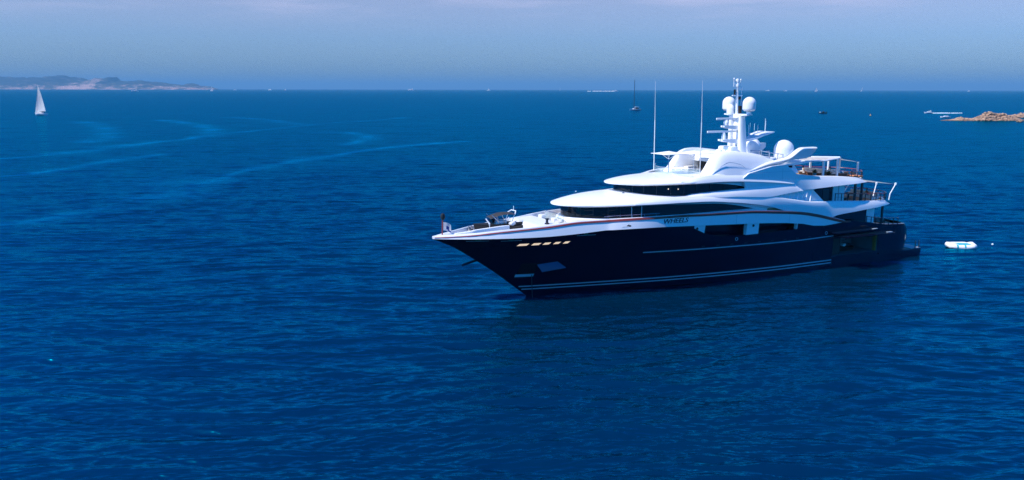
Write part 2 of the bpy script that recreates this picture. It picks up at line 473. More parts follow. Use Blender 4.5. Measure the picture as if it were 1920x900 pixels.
def build_coast():
    SC = 22400 / 1500.0
    prof = C((-700, 20), (-300, 26), (-120, 30), (0, 24), (40, 22), (60, 23.5), (90, 27), (120, 25), (150, 20), (168, 18.5), (186, 20), (197, 20.5),
             (214, 22), (219, 16), (240, 15), (268, 17), (290, 16), (320, 11), (350, 8.5), (362, 11), (385, 8), (400, 6.5), (412, 3), (420, 0.3))
    def dep(x): return 14 + 26 * min(1, max(0, (420 - x) / 250))       # depth of the land in px units
    bm = bmesh.new()
    xs = np.concatenate([np.linspace(-700, 0, 90), np.linspace(2, 421, 260)])
    nd = 26
    grid = []
    for x in xs:
        row = []
        for j in range(nd):
            f = j / (nd - 1)
            d = dep(x)
            X = (x - 960) * SC; Y = 21800 + f * d * SC * 3.0
            h = prof(x) * (math.sin(min(1, f * 1.35) * math.pi / 2) ** 0.8 if f < 0.74 else math.cos((f - 0.74) / 0.26 * math.pi / 2))
            n = fbm(X, Y, 1 / 980.0, 6, 3)
            h = h * (0.93 + 0.13 * n) + 2.6 * fbm(X, Y, 1 / 330.0, 6, 9)
            env = min(1, f * 6) if f < 0.9 else (1 - f) * 10
            z = max(-1.0, h * SC * 1.02 * (0.25 + 0.75 * env)) if 0 < j < nd - 1 else -3
            # the rocky bluff
            row.append(bm.verts.new((X + 25 * fbm(X, Y, 1 / 120.0, 3, 5), Y, z)))
        grid.append(row)
    for a, b in zip(grid[:-1], grid[1:]):
        for j in range(nd - 1):
            bm.faces.new((a[j], b[j], b[j + 1], a[j + 1]))
    m = bpy.data.materials.new("coast_rock_scrub"); m.use_nodes = True
    nt = m.node_tree; L = nt.links; b = nt.nodes["Principled BSDF"]; N = nt.nodes.new
    b.inputs["Roughness"].default_value = 0.95; b.inputs["Specular IOR Level"].default_value = 0.1
    tc = N("ShaderNodeTexCoord"); sp = N("ShaderNodeSeparateXYZ"); L.new(tc.outputs["Object"], sp.inputs[0])
    no = N("ShaderNodeTexNoise"); no.inputs["Scale"].default_value = 0.008; no.inputs["Detail"].default_value = 8; no.inputs["Roughness"].default_value = 0.65
    mp = N("ShaderNodeMapping"); mp.inputs["Scale"].default_value = (0.6, 0.6, 2.5); L.new(tc.outputs["Object"], mp.inputs[0]); L.new(mp.outputs[0], no.inputs["Vector"])
    zr = N("ShaderNodeMapRange"); zr.inputs["From Min"].default_value = 0; zr.inputs["From Max"].default_value = 182
    zr.inputs["To Min"].default_value = 0.14; zr.inputs["To Max"].default_value = -0.07
    L.new(sp.outputs["Z"], zr.inputs["Value"])
    ad = N("ShaderNodeMath"); L.new(no.outputs["Fac"], ad.inputs[0]); L.new(zr.outputs[0], ad.inputs[1])
    # bare headland around the cliff
    hx = N("ShaderNodeMapRange"); hx.interpolation_type = 'SMOOTHSTEP'
    hx.inputs["From Min"].default_value = -12500; hx.inputs["From Max"].default_value = -11600; hx.inputs["To Max"].default_value = 0.17
    L.new(sp.outputs["X"], hx.inputs["Value"])
    hy = N("ShaderNodeMapRange"); hy.interpolation_type = 'SMOOTHSTEP'
    hy.inputs["From Min"].default_value = -11250; hy.inputs["From Max"].default_value = -11370; hy.inputs["To Min"].default_value = 0.0; hy.inputs["To Max"].default_value = 1.0
    L.new(sp.outputs["X"], hy.inputs["Value"])
    hm = N("ShaderNodeMath"); hm.operation = 'MULTIPLY'; L.new(hx.outputs[0], hm.inputs[0]); L.new(hy.outputs[0], hm.inputs[1])
    ad2 = N("ShaderNodeMath"); L.new(ad.outputs[0], ad2.inputs[0]); L.new(hm.outputs[0], ad2.inputs[1])
    cr = N("ShaderNodeValToRGB")
    cr.color_ramp.elements[0].position = 0.40; cr.color_ramp.elements[0].color = (0.025, 0.035, 0.035, 1)
    cr.color_ramp.elements[1].position = 0.72; cr.color_ramp.elements[1].color = (0.52, 0.34, 0.30, 1)
    e2 = cr.color_ramp.elements.new(0.55); e2.color = (0.06, 0.065, 0.055, 1)
    L.new(ad2.outputs[0], cr.inputs[0]); L.new(cr.outputs[0], b.inputs["Base Color"])
    o = obj("coastal_hills", bm, m, smooth=60)
    tag(o, "hazy far coast of low scrub hills with pale rock patches on the left horizon", None, None, "structure")
build_coast()

# ------------------------------------------------------------------ haze
def build_haze():
    bm = bmesh.new()
    bmesh.ops.create_cube(bm, size=1.0)
    bmesh.ops.scale(bm, vec=(184000, 184000, 541.6), verts=bm.verts)
    bmesh.ops.translate(bm, vec=(0, 0, 541.6 / 2 - 4.2), verts=bm.verts)
    m = bpy.data.materials.new("sea_haze"); m.use_nodes = True
    nt = m.node_tree; nt.nodes.clear()
    out = nt.nodes.new("ShaderNodeOutputMaterial"); v = nt.nodes.new("ShaderNodeVolumePrincipled")
    v.inputs["Color"].default_value = (0.20, 0.49, 0.77, 1)
    v.inputs["Density"].default_value = 4.2e-5
    v.inputs["Anisotropy"].default_value = 0.0
    nt.links.new(v.outputs[0], out.inputs["Volume"])
    o = obj("haze", bm, m, smooth=0)
    tag(o, "thin blue sea haze", None, None, "stuff")
build_haze()

# ------------------------------------------------------------------ the yacht: shared curves
YACHT = empty("motor_yacht", (1.6296, 94.1641, 0), math.atan2(-0.45078, -0.89264))
tag(YACHT, "large motor yacht with dark navy hull and white superstructure, seen from its port bow", "yacht")

stem_u = C((-1.6, 1.6), (0, 0), (1.4, -1.8), (3.06, -3.9), (4.87, -6.5), (6.02, -8.2), (6.82, -9.5), (7.96, -11.94), (8.5, -12.5))
end_u = C((-1.6, 62.2), (1.5, 62.7), (3.0, 63.1), (4.2, 62.9), (4.8, 62.4), (5.4, 61.2))
B_deck = C((0, 0.0), (1.2, 0.75), (2.5, 1.4), (4, 2.1), (7, 3.05), (10, 3.65), (13, 4.1), (16, 4.5), (21, 5.2), (26, 5.7), (32, 6.0), (40, 6.15), (60, 6.15))
B_wl = C((0, 0.0), (1, 0.28), (5, 1.15), (10, 2.2), (20, 4.1), (30, 5.3), (40, 5.85), (60, 5.9))
B_tail = C((44, 1.0), (50, 0.99), (55, 0.965), (58, 0.945))
z_rail = C((-12, 8.22), (-8, 8.45), (-5, 8.7), (-2, 8.87), (1, 9.05), (5, 9.38), (9.5, 9.42), (13.8, 9.42), (18, 9.44), (22, 9.36), (29, 9.24), (33.6, 8.95),
           (38.4, 8.53), (41.4, 8.03), (44.5, 7.3), (47.7, 6.55))
z_band = C((-12, 7.9), (-7, 7.86), (0, 7.76), (5.5, 7.97), (8.4, 8.18), (13.8, 8.1), (22, 7.82), (29, 7.53), (33.6, 7.3), (38.4, 6.87), (42.5, 6.22), (46.9, 6.46))
z_navy = C((40, 6.5), (42.5, 6.22), (46.9, 6.46), (48.2, 6.55), (51.2, 6.19), (55.7, 5.5), (59, 5.28), (61, 5.15), (62.4, 5.0))
def z_top(u): return z_band(u) if u < 45 else z_navy(u)
gap = lin((-13, 0.05), (19.9, 0.05), (21.0, 0.5), (22.2, 0.98), (23.5, 1.32), (25, 1.48), (29.1, 1.5), (31.2, 1.38), (34, 1.18), (38.1, 0.78), (38.4, 0.05), (70, 0.05))
def hb(u, z):
    d = u - stem_u(z)
    if d <= 0: return 0.0
    w = max(0.0, min(1.0, z / 8.3)) ** 1.5
    b = (1 - w) * B_wl(d) + w * B_deck(d)
    if z < 0: b *= 1 + 0.25 * z
    b *= B_tail(u)
    ue = end_u(z)
    if u > 58.8:
        t = min(1.0, (u - 58.8) / (ue - 58.8))
        b *= max(0.0, 1 - t ** 3.4) ** 0.44
    return b

TILT = C((-12, 0.12), (-6, 0.26), (0, 0.28), (8, 0.27), (8.7, 0.56), (10.5, 0.50), (13.5, 0.28), (17, 0.05), (20, 0.0), (50, 0.0))
PROUD = C((-12, 0.06), (-5, .16), (8.0, 0.18), (8.8, 0.36), (12, 0.24), (16, 0.08), (50, 0.05))
def v_bul(u, z):           # outer face of the white bulwark
    zb, zr = z_band(u), z_rail(u)
    t = 0 if zr - zb < 0.05 else max(0, min(1, (z - zb) / (zr - zb)))
    return max(0.0, hb(u, zb) + PROUD(u) - TILT(u) * t)

def both(f):
    for s in (1, -1): f(s)

# ------------------------------------------------------------------ hull
def build_hull():
    fr = [0, .008, .02, .04, .07, .11, .16, .22, .29, .36, .44, .52, .6, .68, .76, .84, .92]
    U = [10 + k for k in srange(0, 10, 9)] + [20.3, 20.6, 21, 21.5, 22.2, 22.8, 23.5, 24.2, 25, 26, 27.5, 29, 31.2, 32.5, 34, 36, 38.1, 38.4, 39.2, 40.2, 41.4, 42.5, 43.6, 45.15, 46, 46.9, 48.2, 49.7, 51.2, 52.9, 54.45,
         55.7, 57, 58, 59, 60, 60.6, 61.1, 61.5, 61.8]
    U = sorted(set(round(x, 3) for x in U))
    zrows = [-1.5, -0.6, 0.0, 0.45, 1.0, 1.6, 2.4, 3.3, 4.2]
    nr = len(zrows) + 5
    bm = bmesh.new()
    for s in (1, -1):
        cols = []
        lastc = [1.0]
        for f in fr + [None] * len(U) + ['end1', 'end2', 'end']:
            k = len(cols)
            col = []
            for r in range(nr):
                if r < len(zrows): z0 = zrows[r]
                else: z0 = None
                def pos(f, zz):
                    if isinstance(f, float) or isinstance(f, int):
                        a = stem_u(zz); return a + f * (10 - a)
                    if f is None:
                        u = U[k - len(fr)]
                        ue = end_u(zz)
                        return u if u <= 58 else 58 + (u - 58) * (ue - 58) / (62.35 - 58)
                    ue = end_u(zz); q = {'end1': 0.93, 'end2': 0.985, 'end': 1.0}[f]
                    return 58 + (ue - 58) * q
                u = pos(f, z0 if z0 is not None else 6.5)
                zt = z_top(u)
                zo = zt - gap(u)
                if z0 is None:
                    q = r - len(zrows)
                    lo = zrows[-1]
                    z = [lo + (zo - lo) * 0.35, lo + (zo - lo) * 0.7, zo, zt, zt + 0.001][q]
                    for _ in range(3):
                        u = pos(f, z); zt = z_top(u); zo = zt - gap(u)
                        z = [lo + (zo - lo) * 0.35, lo + (zo - lo) * 0.7, zo, zt, zt][q]
                    v = hb(u, z)
                    if q == 3 and u > 45: v -= 0.07 * min(1, (u - 45) / 3); z -= 0.05
                    if q == 4: v = max(0, v - (0.10 if u < 45 else 0.10 + 0.38 * min(1, (u - 45) / 5))); z += 0.0 if u < 45 else 0.02
                    if q == 4 and v > 0 and f == 'end': v = 0
                else:
                    z = z0; v = hb(u, z)
                col.append(bm.verts.new(P(u, s * v, z)))
            cols.append(col)
        us = [None] * len(fr) + U + [70, 70, 70]
        for i in range(len(cols) - 1):
            ua, ub = us[i], us[i + 1]
            for r in range(nr - 1):
                if ua is not None and ub is not None and s == 1:
                    um = (ua + ub) / 2
                    if r == len(zrows) + 2 and 20.6 < um < 38.1: continue            # side deck cut-out
                    if zrows[5] - .01 <= (zrows + [9] * 9)[r] < 4.1 and 45.15 < um < 54.45: continue   # open tender garage
                bm.faces.new((cols[i][r], cols[i + 1][r], cols[i + 1][r + 1], cols[i][r + 1]))
    clean(bm, 2e-3)
    h = obj("hull", bm, M['navy'], YACHT, smooth=28)
    return h
HULL = build_hull()

def hull_strip(name, u0, u1, zlo, zhi, mat, off=0.03, n=90, parent=None, stern=False):
    def f(bm, s):
        rings = []
        for i, t in enumerate(srange(0, 1, n)):
            zl = zlo(0) if False else None
            u_ = u0 + (u1 - u0) * t
            zl, zh = zlo(u_), zhi(u_)
            ul = max(u_, stem_u(zl) + 0.02); uh = max(u_, stem_u(zh) + 0.02)
            a, b = hb(ul, zl), hb(uh, zh)
            rings.append([P(ul, s * (a - 0.05), zl), P(ul, s * (a + off), zl), P(uh, s * (b + off), zh), P(uh, s * (b - 0.05), zh)])
        loft(bm, rings)
    for s in (1, -1):
        bm = bmesh.new(); f(bm, s)
        o = obj(name, bm, mat, parent or HULL, smooth=30)
    return o
k = lambda c: (lambda u: c)
hull_strip("waterline_stripe", -1.0, 45.1, k(1.13), k(1.27), M['stripe'])
hull_strip("waterline_stripe", -0.6, 45.1, k(0.74), k(0.87), M['stripe'])
zrub = C((13.9, 4.84), (27.3, 4.66), (38.5, 4.55), (45.0, 4.66))
hull_strip("rub_rail", 13.9, 45.0, lambda u: zrub(u) - 0.06, lambda u: zrub(u) + 0.06, M['stripe'], off=0.09, n=50)
hull_strip("rub_rail", 54.8, 61.0, lambda u: 1.12, lambda u: 1.3, M['navy'], off=0.12, n=20)

# recess behind the side deck cut-out
bm = bmesh.new()
rg = []
for u in srange(20.2, 38.6, 24):
    zt = z_band(u) + 0.02; zb = zt - max(0.3, gap(u)) - 0.25
    rg.append([P(u, hb(u, zb) - 0.1, zb), P(u, 4.3, zb), P(u, 4.3, zt), P(u, hb(u, zt) - 0.1, zt)])
loft(bm, rg, closed=False)
obj("side_deck_recess", bm, M['navy'], HULL, smooth=20)
for ua, ub in ((20.3, 22.35), (29.15, 31.2), (38.0, 38.6)):
    bm = bmesh.new(); rings = []          # pale pillars in the cut-out
    for u in srange(ua, ub, 5):
        zt = z_band(u); zb = zt - gap(u) - (0.0 if ua < 25 else 0.02)
        b = hb(u, zb) - 0.05
        rings.append([P(u, b - 0.5, zb), P(u, b, zb), P(u, hb(u, zt) - 0.05, zt), P(u, b - 0.5, zt)])
    loft(bm, rings)
    obj("side_pillar", bm, M['white'], HULL, smooth=20)
for c in ((22.0 - .9, 7.45), (30.2, 7.2)):
    bm = bmesh.new()
    lathe(bm, [(0.17, -0.04), (0.17, 0.02)], n=14)
    vs = list(bm.verts)
    bmesh.ops.rotate(bm, cent=(0, 0, 0), matrix=Matrix.Rotation(R(90), 3, 'X'), verts=vs)
    bmesh.ops.translate(bm, vec=P(c[0], hb(c[0], c[1]) - 0.03, c[1]), verts=vs)
    obj("mooring_port", bm, M['dark'], HULL, smooth=30)
for u, z in ((27.6, 5.62), (43.6, 5.15)):
    bm = bmesh.new()
    for q in range(1):
        pts = [P(u + 0.2 * math.cos(a), hb(u, z) + 0.03, z + 0.2 * math.sin(a)) for a in srange(0, 2 * math.pi, 15)]
        tube(bm, pts, 0.035, 6)
    obj("porthole_ring", bm, M['stripe'], HULL)

# five bright portholes near the bow
def skew_plate(bm, u0, u1, z0, z1, sk, off=0.03, surf=hb, n=4):
    rings = []
    for t in srange(0, 1, n):
        ua, ub = u0 + (u1 - u0) * t, u0 + sk + (u1 - u0) * t
        rings.append([P(ua, surf(ua, z0) - 0.06, z0), P(ua, surf(ua, z0) + off, z0), P(ub, surf(ub, z1) + off, z1), P(ub, surf(ub, z1) - 0.06, z1)])
    loft(bm, rings)
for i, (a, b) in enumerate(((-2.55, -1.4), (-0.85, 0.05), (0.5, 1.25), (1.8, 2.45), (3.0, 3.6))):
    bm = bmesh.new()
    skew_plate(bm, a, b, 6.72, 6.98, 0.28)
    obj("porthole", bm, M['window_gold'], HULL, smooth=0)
# bronze fairleads under the white band
for u, z in ((-7.3, 7.72), (-3.5, 7.62), (5.6, 7.80)):
    bm = bmesh.new()
    skew_plate(bm, u - 0.3, u + 0.3, z - 0.12, z + 0.12, 0.05, off=0.06)
    f = obj("fairlead", bm, M['brass'], HULL, smooth=0)
    bm = bmesh.new()
    skew_plate(bm, u - 1.1, u + 1.3, z - 0.17, z - 0.13, 0.0, off=0.05)
    obj("fairlead_ledge", bm, M['stripe'], f, smooth=0)
# anchor pocket with its open flap
bm = bmesh.new()
skew_plate(bm, -1.6, 0.45, 2.55, 4.3, 0.3, off=0.012)
ap = obj("anchor_pocket", bm, M['glass'], HULL, smooth=0)
bm = bmesh.new()
skew_plate(bm, -1.75, 0.45, 2.5, 2.85, 0.06, off=0.06)
obj("anchor_sill", bm, M['stripe'], ap, smooth=0)
bm = bmesh.new()
rr = []
for (u, z, o) in ((0.55, 4.05, 0.05), (2.95, 4.32, 0.05), (3.9, 3.55, 0.75), (1.05, 3.15, 0.75)):
    rr.append((u, z, o))
ring0 = [P(u, hb(u, z) + o, z) for u, z, o in rr]
ring1 = [P(u, hb(u, z) + o + 0.05, z + 0.06) for u, z, o in rr]
loft(bm, [ring0, ring1])
obj("anchor_flap", bm, M['sky_plate'], HULL, smooth=0)
bm = bmesh.new()
tube(bm, [P(0.2, hb(0.2, 2.7) + 0.15, 2.75), P(0.4, hb(0.4, 1.2) + 0.4, 1.2), P(0.6, hb(0.6, 0) + 0.6, -0.8)], 0.05, 6)
obj("anchor_chain", bm, M['dark_steel'], HULL)
bm = bmesh.new()
tube(bm, [P(-5.7, -0.75, 4.85), P(-7.9, -1.0, 4.25)], 0.14, 8)
obj("starboard_flap", bm, M['navy'], HULL)

# ------------------------------------------------------------------ white bulwark and cap rail
def build_bulwark():
    bm = bmesh.new()
    us = [-11.9, -11.6, -11, -10, -8.5, -7, -5, -3, -1, 1, 3, 5, 7, 7.9, 8.3, 8.6, 8.9, 9.5, 11, 13, 15, 17, 20, 24, 28, 32, 36, 39, 41, 43, 44.5, 45.5, 46.4, 46.9]
    def f(s):
        rings = []
        for u in us:
            zb, zr = z_band(u), max(z_rail(u), z_band(u) + 0.04)
            sh = 0.0
            if 7.5 < u < 9.2: sh = 0.0
            vb, vt = v_bul(u, zb), v_bul(u, zr)
            th = 0.28
            zi = zb - 0.0 if u > 6 else zb + 0.15
            o = lambda v: s * max(0.0, v)
            rings.append([P(u, o(vb), zb), P(u + 1.05 * 0, o((vb + vt) / 2 + 0.015), (zb + zr) / 2), P(u, o(vt), zr - 0.03), P(u, o(vt - 0.04), zr), P(u, o(vt - th), zr), P(u, o(vt - th - 0.05), zi)])
        loft(bm, rings)
    both(f)
    clean(bm, 5e-3)
    return obj("bulwark", bm, M['white'], YACHT, smooth=30)
BUL = build_bulwark()
bm = bmesh.new()
def f(s):
    rings = []
    for u in [-11.7] + srange(-11.3, 48.2, 80):
        zr = z_rail(u); v = v_bul(u, zr) if u < 46.9 else hb(u, zr - 0.1)
        w = 0.07 + 0.0 * u
        h = float(np.interp(u, [-12, -6, 2, 12, 30, 41, 46, 48.2], [0.09, 0.14, 0.22, 0.29, 0.34, 0.44, 0.42, 0.16]))
        dz = float(np.interp(u, [-12, 2, 12], [0.16, 0.12, 0.05]))
        vz = lambda q: (v_bul(u, max(q, z_band(u))) if u < 46.4 else v) + w
        rings.append([P(u, s * max(0, v - 0.05), zr - dz - h), P(u, s * vz(zr - dz - h), zr - dz - h + .03), P(u, s * (vz(zr - dz - h / 2) + .02), zr - dz - h / 2), P(u, s * vz(zr - dz), zr - dz - .02), P(u, s * max(0, v - 0.05), zr - dz + 0.012)])
    loft(bm, rings)
both(f)
obj("cap_rail", bm, M['rail'], BUL, smooth=40)
# dark mooring slot in the bright facet
bm = bmesh.new()
skew_plate(bm, 10.75, 11.95, 8.42, 8.72, -0.1, off=0.012, surf=v_bul)
sl = obj("mooring_slot", bm, M['dark'], BUL, smooth=0)
bm = bmesh.new()
skew_plate(bm, 10.0, 10.85, 8.42, 8.5, 0.15, off=0.03, surf=v_bul)
obj("slot_lip", bm, M['deck_grey'], sl, smooth=0)

# ship's name
def lettering(name, text, u0, z0, size, length, surf, off, shear=0.25, parent=None, mat=None, side=1):
    cu = bpy.data.curves.new("tmp_text", 'FONT')
    cu.body = text; cu.size = size; cu.extrude = 0.03; cu.shear = shear
    cu.offset = 0.0
    to = bpy.data.objects.new("tmp_text", cu); COL.objects.link(to)
    dg = bpy.context.evaluated_depsgraph_get()
    me = bpy.data.meshes.new_from_object(to.evaluated_get(dg))
    bpy.data.objects.remove(to); bpy.data.curves.remove(cu)
    xs = [v.co.x for v in me.vertices]; w = max(xs) - min(xs); x0 = min(xs)
    for v in me.vertices:
        x = (v.co.x - x0) * length / w; y = v.co.y
        u = u0 + x; zz = z0 + y + (z_rail(u) - z_rail(u0)) * 0.6
        n = v.co.z
        v.co = P(u, side * (surf(u, zz) + off + n), zz)
    bm = bmesh.new(); bm.from_mesh(me); bpy.data.meshes.remove(me)
    return obj(name, bm, mat, parent, smooth=0)
lettering("name_lettering", "WHEELS", 15.95, 8.45, 0.82, 3.6, v_bul, 0.035, 0.28, BUL, M['letter'])

# ------------------------------------------------------------------ decks and foredeck
def deck_sheet(name, u0, u1, z, bfun, mat, parent=None, th=0.12, n=30):
    bm = bmesh.new()
    rings = []
    for u in srange(u0, u1, n):
        b = max(0.02, bfun(u)); zz = z(u) if callable(z) else z
        rings.append([P(u, -b, zz - th), P(u, b, zz - th), P(u, b, zz), P(u, -b, zz)])
    loft(bm, rings)
    return obj(name, bm, mat, parent or YACHT, smooth=0)
deck_sheet("foredeck", -10.8, 16, lambda u: min(8.35, z_band(u) + 0.12), lambda u: v_bul(u, z_rail(u)) - 0.25, M['deck_grey'])
deck_sheet("side_deck", 6, 47, lambda u: z_rail(u) - 1.0, lambda u: v_bul(u, z_rail(u)) - 0.2, M['teak'])
# raised bow cap
bm = bmesh.new()
rings = []
for u in srange(-11.7, -9.4, 8):
    b = max(0.02, v_bul(u, z_rail(u)) - 0.2)
    z = z_rail(u) - 0.04
    rings.append([P(u, -b, z - .3), P(u, b, z - .3), P(u, b, z), P(u, 0, z + 0.03), P(u, -b, z)])
loft(bm, rings)
obj("bow_cap", bm, M['white'], YACHT, smooth=30)
# port coaming of the tender well
bm = bmesh.new()
rings = []
for u in srange(-9.4, -2.9, 16):
    b = min(1.5, v_bul(u, z_rail(u)) - 0.45)
    z = float(np.interp(u, [-9.4, -7.2, -3.5, -2.9], [8.45, 8.80, 9.02, 8.98]))
    rings.append([P(u, b - .25, 8.0), P(u, b + .02, 8.0), P(u, b, z - 0.05), P(u, b - .05, z), P(u, b - .25, z)])
loft(bm, rings)
obj("well_coaming", bm, M['white'], YACHT, smooth=20)
# white breakwater block between the well and the deckhouse
bm = bmesh.new()
rings = []
for u, z, k2 in ((-0.75, 8.1, 1), (-0.6, 8.7, 1), (-0.35, 8.92, 1), (0.2, 9.0, 1), (2.9, 9.02, 1), (3.0, 8.1, 1)):
    b = v_bul(u, z_rail(u)) - 0.27
    rings.append([P(u, -b, 7.9), P(u, b, 7.9), P(u, b, z), P(u, 0, z + 0.06), P(u, -b, z)])
loft(bm, rings)
obj("breakwater", bm, M['white'], YACHT, smooth=40)
# white apron in front of the lower windows
bm = bmesh.new()
rings = []
def g1b(u, t=5.2, e=16.0, b=5.3): return b * math.sqrt(max(0, 1 - ((e - u) / (e - t)) ** 2)) if u < e else b
for u in [4.6, 4.7, 5.0, 5.5, 6.2, 7.2, 8.5, 10, 12, 14, 16, 20, 26, 33]:
    b = g1b(u, 4.55, 16, 5.5)
    rings.append([P(u, -b, 7.9), P(u, b, 7.9), P(u, b, 9.22), P(u, b - .25 if b > .3 else b * .3, 9.36), P(u, -(b - .25 if b > .3 else b * .3), 9.36), P(u, -b, 9.22)])
loft(bm, rings)
obj("window_apron", bm, M['white'], YACHT, smooth=40)
# stairs, winches and lockers on the foredeck
bm = bmesh.new()
for q in range(4):
    box(bm, P(3.35 + q * 0.28, 0.9, 8.25 + q * 0.26), (0.28, 1.3, 0.24), bevel=.02)
obj("deck_stair", bm, M['deck_grey'], YACHT, smooth=0)
for (u, v) in ((3.5, 2.3), (3.4, -1.6), (1.4, 2.7)):
    bm = bmesh.new()
    zz = 8.3 if u > 3 else 9.02
    lathe(bm, [(0.02, 0), (.28, 0), (.28, .1), (.16, .18), (.15, .5), (.24, .58), (.24, .68), (.02, .7)], c=P(u, v, zz), n=14)
    obj("winch", bm, M['steel'] if u > 3 else M['dark_steel'], YACHT)
for (u, v) in ((4.0, 0.0), (3.9, -3.0)):
    bm = bmesh.new(); box(bm, P(u, v, 8.75), (0.7, 0.9, 0.9), bevel=.08)
    obj("deck_locker", bm, M['white'], YACHT, smooth=30)
bm = bmesh.new()
for a in srange(-2.6, 1.9, 5):
    tube(bm, [P(4.1, a, 8.3), P(4.1, a, 9.75)], 0.03, 6)
tube(bm, [P(4.1, -2.6, 9.75), P(4.1, 1.9, 9.75)], 0.035, 6)
fr_ = obj("foredeck_rail", bm, M['steel'], YACHT)
bm = bmesh.new(); box(bm, P(4.1, -0.35, 9.2), (0.02, 4.4, 0.85)); obj("glass_panel", bm, M['screen'], fr_, smooth=0)
# bitts along the forward bulwark
for u in (-6.5, -1.6):
    bm = bmesh.new()
    for q in (-0.18, 0.18):
        tube(bm, [P(u + q, -v_bul(u, 9) + .6, 8.2), P(u + q, -v_bul(u, 9) + .6, 8.75)], .09, 8)
    box(bm, P(u, -v_bul(u, 9) + .6, 8.25), (.7, .3, .16))
    obj("mooring_bitt", bm, M['steel'], YACHT)

# flag staff
bm = bmesh.new(); tube(bm, [P(-10.7, 0, 8.2), P(-10.62, 0, 10.2)], 0.075, 8)
fs = obj("flag_staff", bm, M['rail'], YACHT)
bm = bmesh.new(); lathe(bm, [(0.01, -.42), (.2, -.3), (.28, 0), (.2, .3), (.01, .42)], c=P(-10.6, 0, 10.35), n=14)
obj("signal_ball", bm, M['dark'], fs)
def flag(parent, u0, v0, z0, L, Hh, dirv, stripes):
    bm = bmesh.new(); n = 14; rows = 6
    g = []
    for i in range(n):
        t = i / (n - 1); col = []
        for j in range(rows):
            q = j / (rows - 1)
            du = dirv[0] * L * t; dv = dirv[1] * L * t + 0.12 * math.sin(5 * t + q * 1.5) * t
            col.append((u0 + du, v0 + dv, z0 - q * Hh - 0.35 * t * t * Hh))
        g.append(col)
    for d in (0, 0.012):
        pass
    vs = [[bm.verts.new(P(*p)) for p in c] for c in g]
    fs2 = []
    for i in range(n - 1):
        for j in range(rows - 1):
            fc = bm.faces.new((vs[i][j], vs[i + 1][j], vs[i + 1][j + 1], vs[i][j + 1]))
            fc.material_index = 1 if stripes(i / n, j) else 0
    r = bmesh.ops.solidify(bm, geom=bm.faces[:], thickness=0.012)
    return obj("flag", bm, None, parent, smooth=60, mats=[M['flag'], M['flag_blue']])
flag(fs, -10.6, 0.05, 9.75, 0.95, 0.95, (0.85, 0.5), lambda t, j: (0.35 < t < 0.7 and j in (2, 3)) or j == 4 and t > .5)

# ------------------------------------------------------------------ deckhouses, visors
def ell(u, tip, end, b): return b * math.sqrt(max(0.0, 1 - ((end - u) / (end - tip)) ** 2)) if u < end else b
def stations(tip, end, last, n=16):
    a = [tip + (end - tip) * (1 - math.cos(t)) for t in srange(0.03, math.pi / 2, n)]
    return a + [x for x in srange(end, last, 10)][1:]

def glasshouse(name, tip, end, b, z0, z1, last, mull):
    bm = bmesh.new(); rings = []
    for u in stations(tip, end, last):
        bb = ell(u, tip, end, b)
        rings.append([P(u, -bb, z0), P(u, bb, z0), P(u, bb * .985, z1), P(u, -bb * .985, z1)])
    loft(bm, rings)
    g = obj(name, bm, M['glass'], YACHT, smooth=40)
    for (u, w, mt) in mull:
        for s in (1, -1):
            bm = bmesh.new()
            bb = ell(u, tip, end, b) + .02
            box(bm, P(u, s * bb, (z0 + z1) / 2), (w, 0.05, z1 - z0), rz=0 if u > end else -s * math.atan2(ell(u + .1, tip, end, b) - ell(u - .1, tip, end, b), .2))
            obj("mullion", bm, mt, g, smooth=0)
    return g
mf = [(u, 0.05, M['dark_steel']) for u in (6.2, 7.4, 9.0, 10.4)]
W1 = glasshouse("lower_windows", 5.2, 16.0, 5.3, 9.0, 11.2, 33, mf + [(11.8, 0.09, M['deck_grey']), (13.1, 0.09, M['deck_grey'])])
W2 = glasshouse("bridge_windows", 13.0, 21.0, 4.75, 11.6, 13.3, 31, [(u, 0.06, M['dark_steel']) for u in (13.8, 14.8, 16.2, 17.9, 19.7, 21.6, 23.8, 26.0)])

def visor(name, tip, end, b, last, zb, ze, zt, p=2.2):
    bm = bmesh.new(); rings = []
    for u in stations(tip, end, last, 26):
        bb = ell(u, tip, end, b); a, c, d = zb(u), ze(u), zt(u)
        half = [(0.0, a), (max(0, bb - 0.9) * 1.0, a), (bb * .97, a + .0), (bb, a + (c - a) * .45), (bb * .995, c)]
        for t in (.99, .97, .94, .9, .85, .79, .72, .64, .55, .46, .36, .26, .16, .08, 0.0):
            half.append((bb * t, c + (d - c) * (1 - t ** p)))
        ring = [P(u, v, z) for v, z in half] + [P(u, -v, z) for v, z in half[-2:0:-1]]
        rings.append(ring)
    loft(bm, rings)
    clean(bm, 1e-3)
    return obj(name, bm, M['white'], YACHT, smooth=50)
V1 = visor("lower_visor", 3.75, 18.0, 6.0, 31.0,
           lin((3.7, 10.83), (6, 10.75), (15, 10.78), (31, 10.6)), lin((3.7, 10.95), (6, 10.98), (14, 11.05), (20, 11.1), (31, 10.8)),
           C((3.75, 10.99), (4.3, 11.12), (5.4, 11.38), (7, 11.66), (10, 11.98), (13, 12.08), (18, 12.05), (24, 11.9), (31, 11.2)))
V2 = visor("bridge_visor", 11.5, 23.0, 5.45, 34.0,
           lin((11, 13.02), (14, 12.93), (24, 13.0), (34, 12.6)), lin((11, 13.12), (14, 13.14), (18, 13.2), (24, 13.3), (34, 12.9)),
           C((11.5, 13.16), (12.0, 13.30), (13, 13.5), (15, 13.72), (17, 13.84), (20, 13.92), (26, 13.9), (34, 13.6)))

